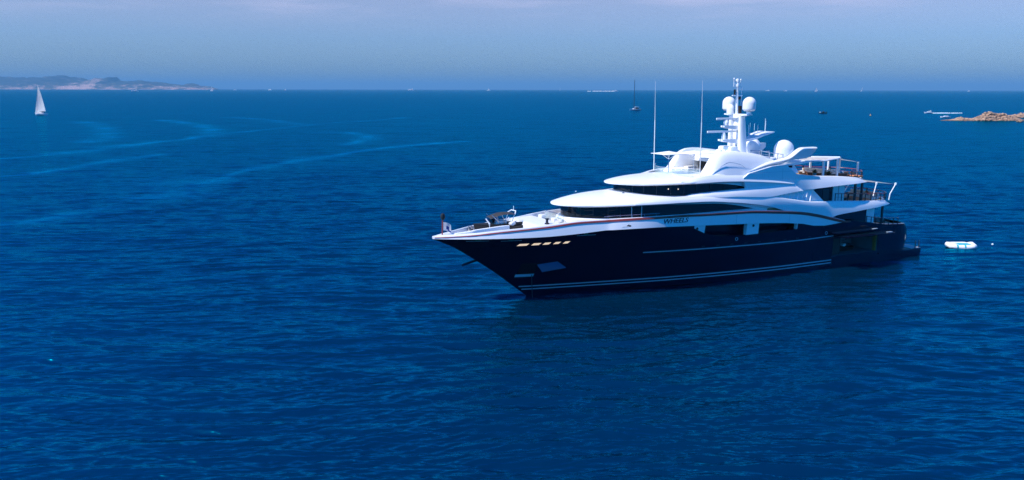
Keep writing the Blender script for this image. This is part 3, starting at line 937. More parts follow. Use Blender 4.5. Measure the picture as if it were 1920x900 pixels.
def band(name, us, zt, zb, vt, vb, depth, mat, parent=None, r=0.12, bulge=0.04, sides=(1, -1)):
    for s in sides:
        bm = bmesh.new()
        rings = []
        for u in us:
            a, b = zt(u), zb(u)
            if a - b < 0.02: a = b + 0.02
            rr = min(r, (a - b) * 0.4)
            x, y = vt(u), vb(u)
            rings.append([P(u, s * (y - depth), b), P(u, s * y, b), P(u, s * (y * .7 + x * .3 + bulge), b + (a - b) * .3), P(u, s * (y * .3 + x * .7 + bulge), b + (a - b) * .68),
                          P(u, s * x, a - rr), P(u, s * (x - rr * .35), a - rr * .3), P(u, s * (x - rr * 1.2), a), P(u, s * (min(x, y) - depth), a)])
        loft(bm, rings)
        o = obj(name, bm, mat, parent or YACHT, smooth=45)
    return o

# P1: side of the upper deck
b1 = lambda u: ell(u, 3.75, 18.0, 6.0)
P1T = C((11.9, 11.12), (13.7, 11.42), (16.9, 11.56), (21.8, 11.54), (26.6, 11.43), (28.8, 11.31), (32.7, 10.91), (36.3, 10.34), (40.9, 9.67), (45.3, 9.47), (50.6, 9.15), (56.1, 8.83), (57.4, 8.3))
P1B = C((11.9, 10.94), (16.8, 10.92), (22.6, 10.81), (25.8, 10.54), (30.3, 9.99), (33.4, 9.40), (35.0, 8.95), (36.5, 8.55), (38.4, 8.2), (41.4, 7.7), (44.3, 7.3), (45.3, 7.52), (48.5, 7.76), (52.3, 8.00), (57.4, 8.24))
tail2 = C((50, 0), (53, 0.12), (55.5, 0.5), (57.4, 1.15))
P1VB = lambda u: (b1(u) + 0.06 if u < 18 else float(np.interp(u, [18, 24, 46, 60], [6.06, 6.15, 6.15, 6.05]))) - tail2(u)
P1TL = C((11.9, 0.16), (15, 0.34), (25, 0.42), (31, 0.28), (34, 0.1), (38, 0.0), (42, 0.05), (45, 0.26), (57.4, 0.30))
SIDE = band("upper_deck_side", srange(11.9, 57.4, 76), P1T, P1B, lambda u: P1VB(u) - P1TL(u), P1VB, 0.5, M['white'])
# white fascia between the lower windows and the deck edge
W1T = C((15, 10.76), (16.6, 10.69), (20.7, 10.53), (25, 10.31), (27.9, 9.90), (31.3, 9.22), (33, 8.9), (40, 8.2))
band("lower_fascia", srange(15, 39, 26), lambda u: P1B(u) + 0.35, W1T, k(5.62), k(5.42), 0.5, M['white'], bulge=0.0)
# P2: second sweeping blade
P2T = C((18.0, 11.1), (21, 11.72), (23.7, 11.88), (26.5, 11.96), (31.7, 12.09), (36.6, 12.25), (37.4, 12.18), (38.0, 11.98), (38.8, 11.36))
P2B = C((18.0, 11.0), (20.3, 11.2), (26.8, 11.15), (30, 10.95), (32.9, 10.80), (35.5, 11.02), (38.8, 11.3))
band("sweeping_blade", srange(18.0, 38.8, 50), P2T, P2B, C((18, 5.1), (21, 5.35), (24, 5.6), (32, 5.68), (38.8, 5.64)), C((18, 5.3), (21, 5.75), (26, 6.0), (33, 6.04), (38.8, 5.96)), 0.6, M['white'])
# P3: side of the bridge visor
P3T = C((18.2, 13.2), (20.5, 13.55), (21.8, 13.8), (23.7, 13.98), (27.2, 13.96), (30.8, 13.76), (33.6, 13.23), (37.3, 12.28))
P3B = C((18.2, 13.1), (20.4, 13.06), (24.7, 13.12), (28.2, 13.01), (30.9, 12.84), (33.7, 12.60), (37.3, 12.24))
band("bridge_visor_side", srange(18.2, 37.3, 44), P3T, P3B, C((18.2, 4.5), (20, 4.95), (22, 5.12), (30, 5.2), (37.3, 5.62)), C((18.2, 4.85), (20, 5.2), (22, 5.5), (30, 5.72), (37.3, 5.78)), 0.6, M['white'])
W2T = C((19, 13.0), (20.9, 12.94), (24.3, 12.84), (27.9, 12.48), (30.6, 11.95), (32.5, 11.7), (38, 11.5))
band("bridge_fascia", srange(19, 37.6, 24), lambda u: P3B(u) + 0.3, W2T, k(5.08), k(4.95), 0.4, M['white'], bulge=0.0)
# P4: flat side plating aft of the sweeping blades
def plate(name, poly, v, th, mat, parent=None, sides=(1, -1)):
    for s in sides:
        bm = bmesh.new()
        vv = v if callable(v) else (lambda u, z: v)
        a = [bm.verts.new(P(u, s * vv(u, z), z)) for u, z in poly]
        b = [bm.verts.new(P(u, s * (vv(u, z) - th), z)) for u, z in poly]
        n = len(poly)
        bm.faces.new(a); bm.faces.new(b[::-1])
        for i in range(n):
            bm.faces.new((a[i], a[(i + 1) % n], b[(i + 1) % n], b[i]))
        o = obj(name, bm, mat, parent or YACHT, smooth=0)
    return o
plate("side_plating", [(28.5, 13.4), (29.4, 13.95), (33.3, 14.72), (35.9, 14.88), (36.25, 14.5), (37.8, 13.5), (42.0, 13.0), (42.6, 11.5), (41.0, 11.22), (43.2, 9.5), (43.2, 9.0), (30, 9.6)],
      lambda u, z: 5.60, 0.3, M['white'])
# louvred vent triangle
for s in (1, -1):
    for i in range(9):
        bm = bmesh.new()
        u = 34.2 + i * 0.78
        zt = 11.1 + (u - 34.2) * 0.03; zb = P1T(u) + 0.02
        box(bm, P(u, s * 5.68, (zt + zb) / 2), (0.10, 0.22, max(0.12, zt - zb)), rz=s * 0.5, ry=-0.35)
        obj("louvre_vent", bm, M['white'], YACHT, smooth=0)
# P5: side of the sun deck
P5T = C((36.8, 13.55), (40.7, 13.14), (45.3, 12.85), (49.2, 12.5), (50.8, 12.28), (52.1, 11.75))
P5B = C((36.8, 11.3), (38.6, 11.32), (42.6, 11.47), (48.2, 11.66), (52.1, 11.70))
tail3 = C((46, 0), (49, 0.15), (52.1, 0.9))
band("sun_deck_side", srange(37.6, 52.1, 36), P5T, P5B, lambda u: float(np.interp(u, [36.8, 39.5, 42, 52], [5.55, 5.52, 5.42, 5.42])) - tail3(u), lambda u: float(np.interp(u, [36.8, 39.5, 42, 52], [5.62, 5.72, 5.98, 5.98])) - tail3(u), 0.5, M['white'])

# aft decks
def aft_deck(name, u0, uc, ue, b, z, mat, th):
    bm = bmesh.new(); rings = []
    us = [u0] + srange(u0, uc, 4)[1:] + [uc + (ue - uc) * math.sin(t) for t in srange(0.1, math.pi / 2 - 0.03, 14)]
    for u in us:
        bb = b if u <= uc else b * math.sqrt(max(0.002, 1 - ((u - uc) / (ue - uc)) ** 2))
        zz = z(u)
        rings.append([P(u, -bb, zz - th), P(u, bb, zz - th), P(u, bb, zz), P(u, -bb, zz)])
    loft(bm, rings)
    return obj(name, bm, mat, YACHT, smooth=0)
aft_deck("sun_deck_floor", 30, 46.5, 54.6, 5.3, lambda u: float(np.interp(u, [30, 37, 45, 54.6], [13.2, 12.95, 12.5, 11.95])), M['teak'], 0.35)
aft_deck("upper_deck_floor", 33, 50.5, 59.6, 5.6, lambda u: float(np.interp(u, [33, 45, 60], [9.2, 9.0, 8.55])), M['teak'], 0.4)
aft_deck("main_deck_floor", 40, 57, 61.2, 5.3, lambda u: 4.9, M['teak'], 0.3)
# rounded aft edges of those decks
def stern_rim(name, uc, ue, b, zt, zb, mat, t0=0.45):
    bm = bmesh.new()
    rings = []
    for t in srange(-math.pi / 2 + t0, math.pi / 2 - t0, 40):
        u = uc + (ue - uc) * math.cos(t); v = b * math.sin(t)
        n = Vector(((ue - uc) ** -1 * math.cos(t), b ** -1 * math.sin(t))).normalized()
        q = lambda d, z: P(u - n.x * d, v - n.y * d, z)
        rings.append([q(.45, zb), q(0.05, zb), q(0, (zt + zb) / 2), q(0.1, zt - .02), q(0.45, zt)])
    loft(bm, rings)
    return obj(name, bm, mat, YACHT, smooth=40)
stern_rim("sun_deck_rim", 46.5, 55.0, 5.55, 12.1, 11.68, M['white'])
stern_rim("upper_deck_rim", 50.5, 60.0, 5.85, 8.72, 8.25, M['white'], 0.5)

# saloons behind the aft decks
bm = bmesh.new(); box(bm, P(39.5, 0, 10.2), (12.6, 9.4, 2.6)); obj("upper_saloon_glass", bm, M['glass'], YACHT, smooth=0)
for s in (1, -1):
    bm = bmesh.new(); box(bm, P(46.8, s * 3.9, 10.2), (2.2, 1.9, 2.6), bevel=.05); obj("upper_saloon_pier", bm, M['white'], YACHT, smooth=30)
bm = bmesh.new(); tube(bm, [P(46.7, 4.87, 9.05), P(46.7, 4.87, 11.4)], .03, 6); obj("pier_seam", bm, M['dark_steel'], YACHT)
bm = bmesh.new(); box(bm, P(46.2, 0, 6.4), (12.4, 10.2, 3.2)); obj("main_saloon_glass", bm, M['glass'], YACHT, smooth=0)
for s in (1, -1):
    bm = bmesh.new(); box(bm, P(53.2, s * 4.45, 6.5), (1.7, 1.3, 3.3), bevel=.05); obj("main_deck_pier", bm, M['white'], YACHT, smooth=30)
for u, v, z0, z1 in ((50.3, 4.6, 8.8, 11.75), (51.9, 4.4, 8.8, 11.75), (50.3, -4.6, 8.8, 11.75), (56.2, 4.7, 4.9, 8.3), (56.2, -4.7, 4.9, 8.3)):
    bm = bmesh.new(); box(bm, P(u, v, (z0 + z1) / 2), (0.34, 0.2, z1 - z0), bevel=.04); obj("deck_post", bm, M['dark_steel'], YACHT, smooth=0)
bm = bmesh.new(); box(bm, P(36.7, 0, 14.0), (2.2, 9.4, 1.6)); obj("sun_deck_doors", bm, M['glass'], YACHT, smooth=0)

# railings
def railing(name, pts, h, parent=None, mid=1, post=M['dark_steel'], top=None):
    """pts: deck edge points (u, v, z); posts at every point"""
    rl = None
    bm = bmesh.new()
    tube(bm, [P(u, v, z + h) for u, v, z in pts], 0.05, 6)
    for q in range(mid):
        tube(bm, [P(u, v, z + h * (q + 1) / (mid + 1)) for u, v, z in pts], 0.016, 5)
    rl = obj(name, bm, top or M['rail'], parent or YACHT)
    for u, v, z in pts:
        bm = bmesh.new(); box(bm, P(u, v, z + h / 2), (0.10, 0.07, h)); obj("stanchion", bm, post, rl, smooth=0)
        bm = bmesh.new(); box(bm, P(u, v, z + h + .03), (0.16, 0.12, 0.07)); obj("stanchion_cap", bm, M['steel'], rl, smooth=0)
    return rl
railing("upper_deck_railing", [(u, P1VB(u) - P1TL(u) - 0.2, P1T(u)) for u in srange(45.2, 56.2, 10)] + [(57.6, 4.0, 8.75), (58.7, 2.8, 8.7), (59.4, 1.2, 8.68), (59.6, -0.6, 8.68), (59.1, -2.2, 8.7), (57.8, -3.9, 8.75)], 1.0)
railing("sun_deck_railing", [(49.0, 4.9, 12.5), (50.7, 4.5, 12.2), (52.2, 4.0, 12.1), (53.6, 2.7, 12.1), (54.5, 1.0, 12.1), (54.5, -1.0, 12.1), (53.4, -3.0, 12.1), (51.5, -4.2, 12.1), (48.5, -5.0, 12.4)], 0.95)
railing("main_deck_railing", [(u, hb(u, 5.2) - 0.75, z_navy(u)) for u in srange(52.5, 59.5, 8)], 0.75)
railing("roof_railing", [(33.0, 3.9, 15.85), (34.4, 3.95, 15.6), (35.8, 3.95, 15.4), (37.2, 3.95, 15.2)], 0.75, post=M['steel'], top=M['steel'])
railing("roof_railing", [(36.2, -1.5, 15.3), (37.8, -1.4, 15.2), (39.4, -1.3, 15.1)], 0.9, post=M['steel'], top=M['steel'])

# swim platform
bm = bmesh.new(); rings = []
for u in [55.0, 58, 61, 63.6, 64.4, 64.9, 65.15]:
    b = 5.65 * (1.0 if u < 63 else math.sqrt(max(0.02, 1 - (max(0, u - 63.6) / 1.7) ** 4)))
    rings.append([P(u, -b * .97, -0.3), P(u, b * .97, -0.3), P(u, b, 0.75), P(u, b, 1.08), P(u, b - .1, 1.12), P(u, -b + .1, 1.12), P(u, -b, 1.08), P(u, -b, 0.75)])
loft(bm, rings)
SW = obj("swim_platform", bm, M['navy'], YACHT, smooth=30)
bm = bmesh.new(); box(bm, P(63.7, 0, 1.14), (2.0, 10.4, 0.05)); obj("platform_teak", bm, M['cushion'], SW, smooth=0)
for u, v in ((63.5, 5.2), (64.6, 5.0)):
    bm = bmesh.new()
    tube(bm, [P(u, v, 1.1), P(u, v, 2.25)], .07, 8)
    obj("platform_stanchion", bm, M['dark_steel'], SW)

# tender garage
bm = bmesh.new()
a = [P(45.15, hb(45.15, 3) - .05, 1.6), P(54.45, hb(54.45, 3) - .05, 1.6), P(54.45, hb(54.45, 3) - .05, 4.2), P(45.15, hb(45.15, 3) - .05, 4.2)]
b = [(p[0], 1.2, p[2]) for p in a]
va = [bm.verts.new(p) for p in a]; vb_ = [bm.verts.new(p) for p in b]
for i in range(4):
    bm.faces.new((va[i], va[(i + 1) % 4], vb_[(i + 1) % 4], vb_[i]))
bm.faces.new(vb_)
GAR = obj("tender_garage", bm, M['teal_wall'], YACHT, smooth=0)
bm = bmesh.new(); box(bm, P(54.32, 5.3, 2.9), (0.16, 0.5, 2.5)); obj("garage_frame", bm, M['yellow'], GAR, smooth=0)
bm = bmesh.new(); box(bm, P(46.5, 4.4, 2.9), (1.9, 1.6, 2.4)); obj("garage_locker", bm, M['dark'], GAR, smooth=0)
bm = bmesh.new()   # the door hangs open like a wing above the opening
def hv(u, z): return hb(u, z)
outer = [(45.4, 2.2, 4.75), (55.2, 2.2, 4.75)]
rings = []
for t in srange(0, 1, 10):
    u = 45.0 + 9.9 * t
    v0 = hb(u, 4.4) + 0.04
    rings.append([P(u, v0, 4.45), P(u, v0 + 1.35, 4.62), P(u - .3, v0 + 2.55, 4.68), P(u - .3, v0 + 2.58, 4.76), P(u, v0 + 1.35, 4.74), P(u, v0, 4.58)])
loft(bm, rings)
GD = obj("garage_door", bm, M['navy'], YACHT, smooth=20)
bm = bmesh.new(); rings = []
for t in srange(0, 1, 8):
    u = 44.4 + 8.4 * t; v0 = hb(u, 5.0) + 0.03
    rings.append([P(u, v0, 5.05), P(u, v0 + 1.2, 5.12), P(u, v0 + 1.2, 5.2), P(u, v0, 5.2)])
loft(bm, rings); obj("door_leaf", bm, M['navy'], GD, smooth=20)
for u in (47.0, 52.6):
    bm = bmesh.new(); tube(bm, [P(u, hb(u, 4) - .1, 3.7), P(u, hb(u, 4) + 1.5, 4.62)], .05, 6); obj("door_strut", bm, M['steel'], GD)
bm = bmesh.new(); box(bm, P(54.0, 7.9, 4.8), (1.0, 0.3, 0.05)); obj("door_trim", bm, M['stripe'], GD, smooth=0)
bm = bmesh.new(); box(bm, P(52.2, 6.9, 5.24), (0.9, .3, .05)); obj("door_trim", bm, M['stripe'], GD, smooth=0)

# ------------------------------------------------------------------ sun deck fairing, wings, roof
HZ = C((23.5, 13.85), (24.0, 14.6), (24.6, 15.55), (25.3, 16.3), (26.2, 16.68), (27.6, 16.76), (30.4, 16.52), (33.2, 16.07), (35.7, 15.25), (38.5, 14.9))
for s in (1, -1):
    bm = bmesh.new(); rings = []
    for u in [23.5, 23.7, 24.0, 24.3, 24.6, 24.9, 25.3, 25.7, 26.2, 26.9, 27.6, 28.6, 30, 31.5, 33.2, 34.5, 35.7, 37, 38.5]:
        z = HZ(u); h = z - 13.6
        w0 = float(np.interp(u, [23.5, 26, 29, 39], [5.05, 5.25, 5.3, 5.15]))
        rings.append([P(u, s * w0, 13.6), P(u, s * (w0 - .27), 13.6 + h * .3), P(u, s * (w0 - .58), 13.6 + h * .6), P(u, s * (w0 - .95), 13.6 + h * .84), P(u, s * (w0 - 1.3), 13.6 + h * .96), P(u, s * (w0 - 1.65), z),
                      P(u, s * 3.1, z - 0.03), P(u, s * 2.92, 13.6 + h * .8), P(u, s * 2.85, 13.6)])
    loft(bm, rings)
    FA = obj("sun_deck_fairing", bm, M['white'], YACHT, smooth=50)
    def fv(u, z):
        h = HZ(u) - 13.6
        return float(np.interp(u, [23.5, 26, 29, 39], [5.05, 5.25, 5.3, 5.15])) - float(np.interp((z - 13.6) / h, [0, .3, .6, .84, .96, 1], [0, .27, .58, .95, 1.3, 1.65]))
    seam = C((24.4, 14.0), (25.5, 15.0), (26.8, 15.42), (28.4, 15.15), (29.3, 14.6))
    bm = bmesh.new(); tube(bm, [P(u, s * (fv(u, seam(u)) + .004), seam(u)) for u in srange(24.5, 29.3, 26)], .018, 6)
    obj("panel_seam", bm, M['deck_grey'], FA)
# inner stair house with sloping front between the fairings
bm = bmesh.new(); rings = []
for u, z in ((27.3, 15.3), (27.6, 15.8), (28.4, 16.25), (30, 16.4), (33, 15.95), (36, 15.15), (39.8, 14.85)):
    zb = 15.1 if u < 29 else 13.6
    if u > 37.5: zb = 14.55
    b = 3.2 if u < 38.4 else 3.4
    rings.append([P(u, -b, zb), P(u, b, zb), P(u, b, z), P(u, 0, z + .05), P(u, -b, z)])
loft(bm, rings)
obj("mast_deck", bm, M['white'], YACHT, smooth=40)
bm = bmesh.new(); box(bm, P(28.6, 0, 14.3), (0.9, 5.6, 1.7)); obj("bar_front", bm, M['dark'], YACHT, smooth=0)
for q in (1, -1):
    bm = bmesh.new(); box(bm, P(26.2, q * 2.2, 14.15), (1.4, 1.1, .5), bevel=.08)
    obj("sun_deck_seat", bm, M['cushion'], YACHT, smooth=30)
# upturned wings
WT = C((29.5, 14.10), (33.3, 15.15), (36.8, 15.71), (37.6, 16.1), (38.9, 16.82), (39.5, 16.93), (41.7, 16.93))
WB = C((29.5, 14.0), (33.6, 14.76), (35.9, 14.95), (37.5, 15.33), (40.1, 15.45), (41.2, 15.99), (41.7, 16.33))
band("roof_wing", srange(29.5, 41.7, 36), WT, WB, k(5.14), lambda u: float(np.interp(u, [29.5, 33, 41], [5.02, 4.92, 4.8])), 0.42, M['white'], r=0.16, bulge=0.0)
bm = bmesh.new(); rings = []
for u in srange(35.5, 40.8, 6):
    z = float(np.interp(u, [35.5, 38, 40.8], [14.9, 14.85, 15.1]))
    rings.append([P(u, -4.8, z - .25), P(u, 4.8, z - .25), P(u, 4.8, z), P(u, -4.8, z)])
loft(bm, rings)
obj("roof_overhang", bm, M['white'], YACHT, smooth=0)
# glass screen round the forward sun deck
bm = bmesh.new(); pts = []
for t in srange(-1.0, 1.0, 17):
    v = 4.55 * t; u = 22.6 - 2.9 * math.cos(t * 1.45)
    pts.append((u, v))
rings = []
for u, v in pts:
    n = Vector((u - 26, v)).normalized()
    z = 13.85
    rings.append([P(u, v, z), P(u + n.x * .03, v + n.y * .03, z), P(u + n.x * .03, v + n.y * .03, z + .85), P(u, v, z + .85)])
loft(bm, rings)
GS = obj("glass_screen", bm, M['screen'], YACHT, smooth=0)
bm = bmesh.new(); tube(bm, [P(u, v, 14.74) for u, v in pts], .04, 6); obj("screen_rail", bm, M['steel'], GS)
# tensile awnings on the forward sun deck
def sunshade(u, v, zpole, R0, hgt):
    t = empty("awning", P(u, v, 0), 0, YACHT)
    tag(t)
    bm = bmesh.new(); n = 24
    rim = []
    rings = []
    for q, (r, z) in enumerate(((0.05, hgt + .30), (R0 * .3, hgt + .2), (R0 * .65, hgt + .07), (R0, hgt), (R0, hgt - .05), (R0 * .65, hgt + .02), (.05, hgt + .22))):
        ring = []
        for a in range(n):
            th = 2 * math.pi * a / n + math.pi / 4
            sq = 1 / max(abs(math.cos(th - math.pi / 4 + math.pi / 4)), abs(math.sin(th)))     # square plan
            sq = 1 + (sq - 1) * 0.8
            ring.append((r * sq * math.cos(th), r * sq * math.sin(th), z))
        rings.append(ring)
    loft(bm, rings)
    obj("canopy", bm, M['matte_white'], t, smooth=50)
    bm = bmesh.new(); tube(bm, [(0, 0, zpole), (0, 0, hgt + .2)], .06, 8); obj("pole", bm, M['steel'], t)
    for a in range(4):
        th = math.pi / 4 + a * math.pi / 2
        bm = bmesh.new(); tube(bm, [(0, 0, hgt - .75), (R0 * .6 * math.cos(th), R0 * .6 * math.sin(th), hgt)], .04, 6); obj("strut", bm, M['white'], t)
    return t
sunshade(20.85, 0.0, 13.9, 1.75, 16.42)
sunshade(25.0, 0.0, 13.9, 1.9, 16.36)

# ------------------------------------------------------------------ mast
MAST = empty("mast", P(32.2, 0, 16.2), 0, YACHT)
def mp(u, v, z): return (-(u - 32.2), v, z - 16.2)
for s in (1, -1):
    bm = bmesh.new(); rings = []
    for z, w, d, u in ((16.1, 1.45, .8, 32.25), (17.2, 1.32, .72, 32.2), (19, 1.15, .62, 32.1), (20.6, .98, .55, 32.0), (21.3, .9, .5, 31.95)):
        ring = []
        for a in range(16):
            th = 2 * math.pi * a / 16
            ring.append(mp(u + w / 2 * math.copysign(abs(math.cos(th)) ** .7, math.cos(th)), s * (0.98 - (z - 16) * .01) + d / 2 * math.copysign(abs(math.sin(th)) ** .7, math.sin(th)), z))
        rings.append(ring)
    loft(bm, rings)
    obj("mast_leg", bm, M['white'], MAST, smooth=40)
bm = bmesh.new(); box(bm, mp(32.3, 0, 18.4), (0.5, 1.9, 4.4), bevel=.08); obj("mast_web", bm, M['white'], MAST, smooth=30)
bm = bmesh.new(); rings = []
for t in srange(-1, 1, 15):   # dome arms: curved brackets
    v = 2.2 * t; z = 21.35 + 0.0 * t; dz = 0.16 + 0.55 * (1 - abs(t)) ** 2
    rings.append([mp(31.65, v, z - dz), mp(32.6, v, z - dz), mp(32.6, v, z), mp(31.65, v, z)])
loft(bm, rings); obj("dome_arm", bm, M['white'], MAST, smooth=30)
def dome(name, c, r, h, parent, n=24, foot=True):
    bm = bmesh.new()
    prof = [(.02, 0), (r * .72, 0), (r * .98, r * .22), (r, r * .3)] + [(r, r * .3 + (h - r * 1.3) * t) for t in (.5, 1)] + [(r * math.cos(a), h - r + r * math.sin(a)) for a in srange(.15, 1.5, 9)] + [(.01, h)]
    lathe(bm, prof, c=c, n=n)
    d = obj(name, bm, M['white'], parent, smooth=50)
    return d
for s in (1, -1):
    dome("radar_dome", mp(32.2, s * 1.95, 21.75), 0.86, 1.85, MAST)
    bm = bmesh.new(); lathe(bm, [(.35, 0), (.3, .5)], c=mp(32.2, s * 1.95, 21.3), n=12); obj("dome_foot", bm, M['white'], MAST)
    dome("radar_dome", P(37.7, s * 3.1, 15.3), 1.30, 2.6, YACHT)
    bm = bmesh.new(); lathe(bm, [(.9, 0), (.8, .6)], c=P(37.7, s * 3.1, 14.85), n=16); obj("dome_foot", bm, M['white'], YACHT)
# little dome and camera below the starboard arm
bm = bmesh.new(); lathe(bm, [(.5, 0), (.5, .8), (.42, 1.1), (.2, 1.3), (.01, 1.35)], c=mp(31.6, -.9, 21.25), n=16); obj("small_dome", bm, M['white'], MAST)
# scanners
def scanner(u0, u1, z, uc, zb, v):
    bm = bmesh.new(); box(bm, mp((u0 + u1) / 2, v, z), (u1 - u0, .18, .26), bevel=.06); s_ = obj("radar_scanner", bm, M['white'], MAST, smooth=30)
    bm = bmesh.new(); lathe(bm, [(.3, zb - z), (.32, zb - z + .35), (.14, -.12)], c=mp(uc, v, z), n=14); obj("scanner_pedestal", bm, M['white'], s_)
    return s_
scanner(28.2, 32.6, 20.72, 29.9, 19.9, 0.3)
scanner(26.75, 32.9, 19.05, 29.6, 18.0, 0.3)
for z, u0, w in ((19.75, 29.3, .75), (17.95, 29.0, .95)):
    bm = bmesh.new(); rings = []
    for u, t in ((u0, .12), (u0 + .7, .3), (31.6, .5)):
        rings.append([mp(u, .3 - w / 2, z - t), mp(u, .3 + w / 2, z - t), mp(u, .3 + w / 2, z + .08), mp(u, .3 - w / 2, z + .08)])
    loft(bm, rings); obj("scanner_bracket", bm, M['white'], MAST, smooth=0)
bm = bmesh.new(); lathe(bm, [(.01, -.35), (.3, -.2), (.36, 0), (.3, .2), (.01, .35)], c=mp(29.9, .3, 20.2), n=14); obj("searchlight", bm, M['white'], MAST)
# aft sloping spreader plate
bm = bmesh.new(); rings = []
for u, z, w, th in ((32.2, 17.95, 1.2, .35), (34.0, 18.15, 1.5, .28), (35.2, 18.62, 2.6, .2), (36.4, 18.9, 2.9, .16), (36.9, 18.95, 2.9, .12)):
    rings.append([mp(u, -w / 2 + .6, z - th), mp(u, w / 2 + .6, z - th), mp(u, w / 2 + .6, z), mp(u, -w / 2 + .6, z)])
loft(bm, rings); SP = obj("aft_spreader", bm, M['white'], MAST, smooth=0)
for u, v, h in ((33.3, .9, 1.8), (34.1, .3, 1.9), (34.3, .9, 1.75), (35.6, .2, 1.2), (36.0, 1.2, 1.6), (36.5, .6, 1.8)):
    z = float(np.interp(u, [32.2, 34, 35.2, 36.9], [17.95, 18.15, 18.62, 18.95]))
    bm = bmesh.new(); tube(bm, [mp(u, v, z), mp(u, v, z + h)], .028, 5); obj("whip_aerial", bm, M['white'], SP)
# top pole
bm = bmesh.new(); tube(bm, [mp(31.9, 0, 21.2), mp(31.75, 0, 24.9)], .2, 8, .13); obj("top_pole", bm, M['white'], MAST)
bm = bmesh.new(); box(bm, mp(31.8, 0, 23.75), (1.75, .16, .16), bevel=.04); obj("cross_tree", bm, M['white'], MAST, smooth=30)
bm = bmesh.new(); lathe(bm, [(.1, 0), (.24, .12), (.26, .4), (.17, .6), (.26, .85), (.2, 1.1), (.01, 1.18)], c=mp(31.75, 0, 24.8), n=14); obj("mast_head", bm, M['white'], MAST)
for du, h, r in ((-.62, .95, .05), (-.36, .7, .05), (.55, .82, .05)):
    bm = bmesh.new(); tube(bm, [mp(31.75, 0, 24.9), mp(31.75 + du, 0, 24.95), mp(31.75 + du, 0, 24.9 + h)], r, 6); obj("wind_sensor", bm, M['white'], MAST)
    bm = bmesh.new(); lathe(bm, [(.01, -.12), (.11, 0), (.01, .2)], c=mp(31.75 + du, 0, 24.95 + h), n=8); obj("sensor_head", bm, M['white'], MAST)
bm = bmesh.new(); tube(bm, [mp(32.55, 0, 21.6), mp(32.55, 0, 24.6)], .045, 6); lathe(bm, [(.01, 0), (.1, .1), (.1, .3), (.01, .42)], c=mp(32.55, 0, 24.45), n=8); obj("aft_pole", bm, M['white'], MAST)
bm = bmesh.new(); box(bm, mp(31.35, 0, 24.2), (.18, .2, .7)); obj("navigation_lamp", bm, M['dark'], MAST, smooth=0)
bm = bmesh.new(); box(bm, mp(32.15, .1, 23.4), (.25, .2, .4)); obj("navigation_lamp", bm, M['dark'], MAST, smooth=0)
bm = bmesh.new(); box(bm, mp(32.3, .1, 21.9), (.4, .3, 1.0), bevel=.05); obj("horn_box", bm, M['wicker'], MAST, smooth=0)
bm = bmesh.new(); box(bm, mp(30.6, .1, 16.6), (1.3, 2.6, 1.0), bevel=.25); obj("mast_step", bm, M['white'], MAST, smooth=30)
bm = bmesh.new(); lathe(bm, [(.5, 0), (.48, .2), (.3, .45), (.01, .52)], c=P(28.6, .6, 16.3), n=16); obj("small_dome", bm, M['white'], YACHT)
# tall whip antennas either side of the bridge roof
for s in (1, -1):
    bm = bmesh.new()
    z0 = 13.1
    tube(bm, [P(22.1, s * 4.75, z0), P(22.0, s * 4.75, 20.5)], .062, 8, .05)
    tube(bm, [P(22.0, s * 4.75, 20.5), P(21.85, s * 4.75, 25.6)], .034, 8, .012)
    wa = obj("whip_antenna", bm, M['matte_white'], YACHT)
    bm = bmesh.new(); lathe(bm, [(.01, 0), (.7, 0), (.7, .03), (.01, .04)], c=P(22.1, s * 4.45, 13.52), n=18, sx=1.4, sy=.5); obj("antenna_well", bm, M['dark'], wa, smooth=0)

# ------------------------------------------------------------------ pergola and aft awnings
PG = empty("pergola", P(46, 0, 12.5), 0, YACHT)
def pp(u, v, z): return (-(u - 46), v, z - 12.5)
posts = ((43.9, 4.45, 12.6, 14.9), (46.6, 4.45, 12.5, 15.25), (48.8, -2.4, 12.3, 14.75), (52.4, -2.3, 12.1, 14.5), (51.6, 0.4, 12.1, 14.85), (53.7, 1.9, 12.0, 14.2))
for u, v, a, b in posts:
    bm = bmesh.new(); box(bm, pp(u, v, (a + b) / 2), (.24, .24, b - a), bevel=.03); obj("pergola_post", bm, M['white'], PG, smooth=0)
def cloth(name, quad, sag, parent, mat, f):
    bm = bmesh.new(); n = 10; g = []
    for i in range(n):
        row = []
        for j in range(n):
            a, b = i / (n - 1), j / (n - 1)
            p = [(1 - a) * (1 - b) * quad[0][q] + a * (1 - b) * quad[1][q] + a * b * quad[2][q] + (1 - a) * b * quad[3][q] for q in range(3)]
            p[2] -= sag * 16 * a * (1 - a) * b * (1 - b)
            row.append(bm.verts.new(f(*p)))
        g.append(row)
    for i in range(n - 1):
        for j in range(n - 1):
            bm.faces.new((g[i][j], g[i + 1][j], g[i + 1][j + 1], g[i][j + 1]))
    bmesh.ops.solidify(bm, geom=bm.faces[:], thickness=.04)
    return obj(name, bm, mat, parent, smooth=60)
cloth("pergola_shade", ((40.3, 4.4, 15.0), (43.9, 4.45, 14.95), (48.8, -2.4, 14.8), (45.6, -2.4, 14.75)), .12, PG, M['matte_white'], pp)
cloth("pergola_shade", ((43.9, 4.45, 14.95), (46.6, 4.45, 15.2), (51.6, .4, 14.8), (48.8, -2.4, 14.75)), .10, PG, M['matte_white'], pp)
cloth("pergola_shade", ((46.6, 4.45, 15.2), (53.7, 1.9, 14.2), (52.4, -2.3, 14.45), (51.6, .4, 14.8)), .05, PG, M['matte_white'], pp)
for a, b in (((40.3, 4.4, 15.0), (43.9, 4.45, 14.95)), ((43.9, 4.45, 14.95), (46.6, 4.45, 15.2)), ((48.8, -2.4, 14.8), (51.6, .4, 14.85))):
    bm = bmesh.new(); tube(bm, [pp(*a), pp(*b)], .12, 6); obj("pergola_beam", bm, M['white'], PG)
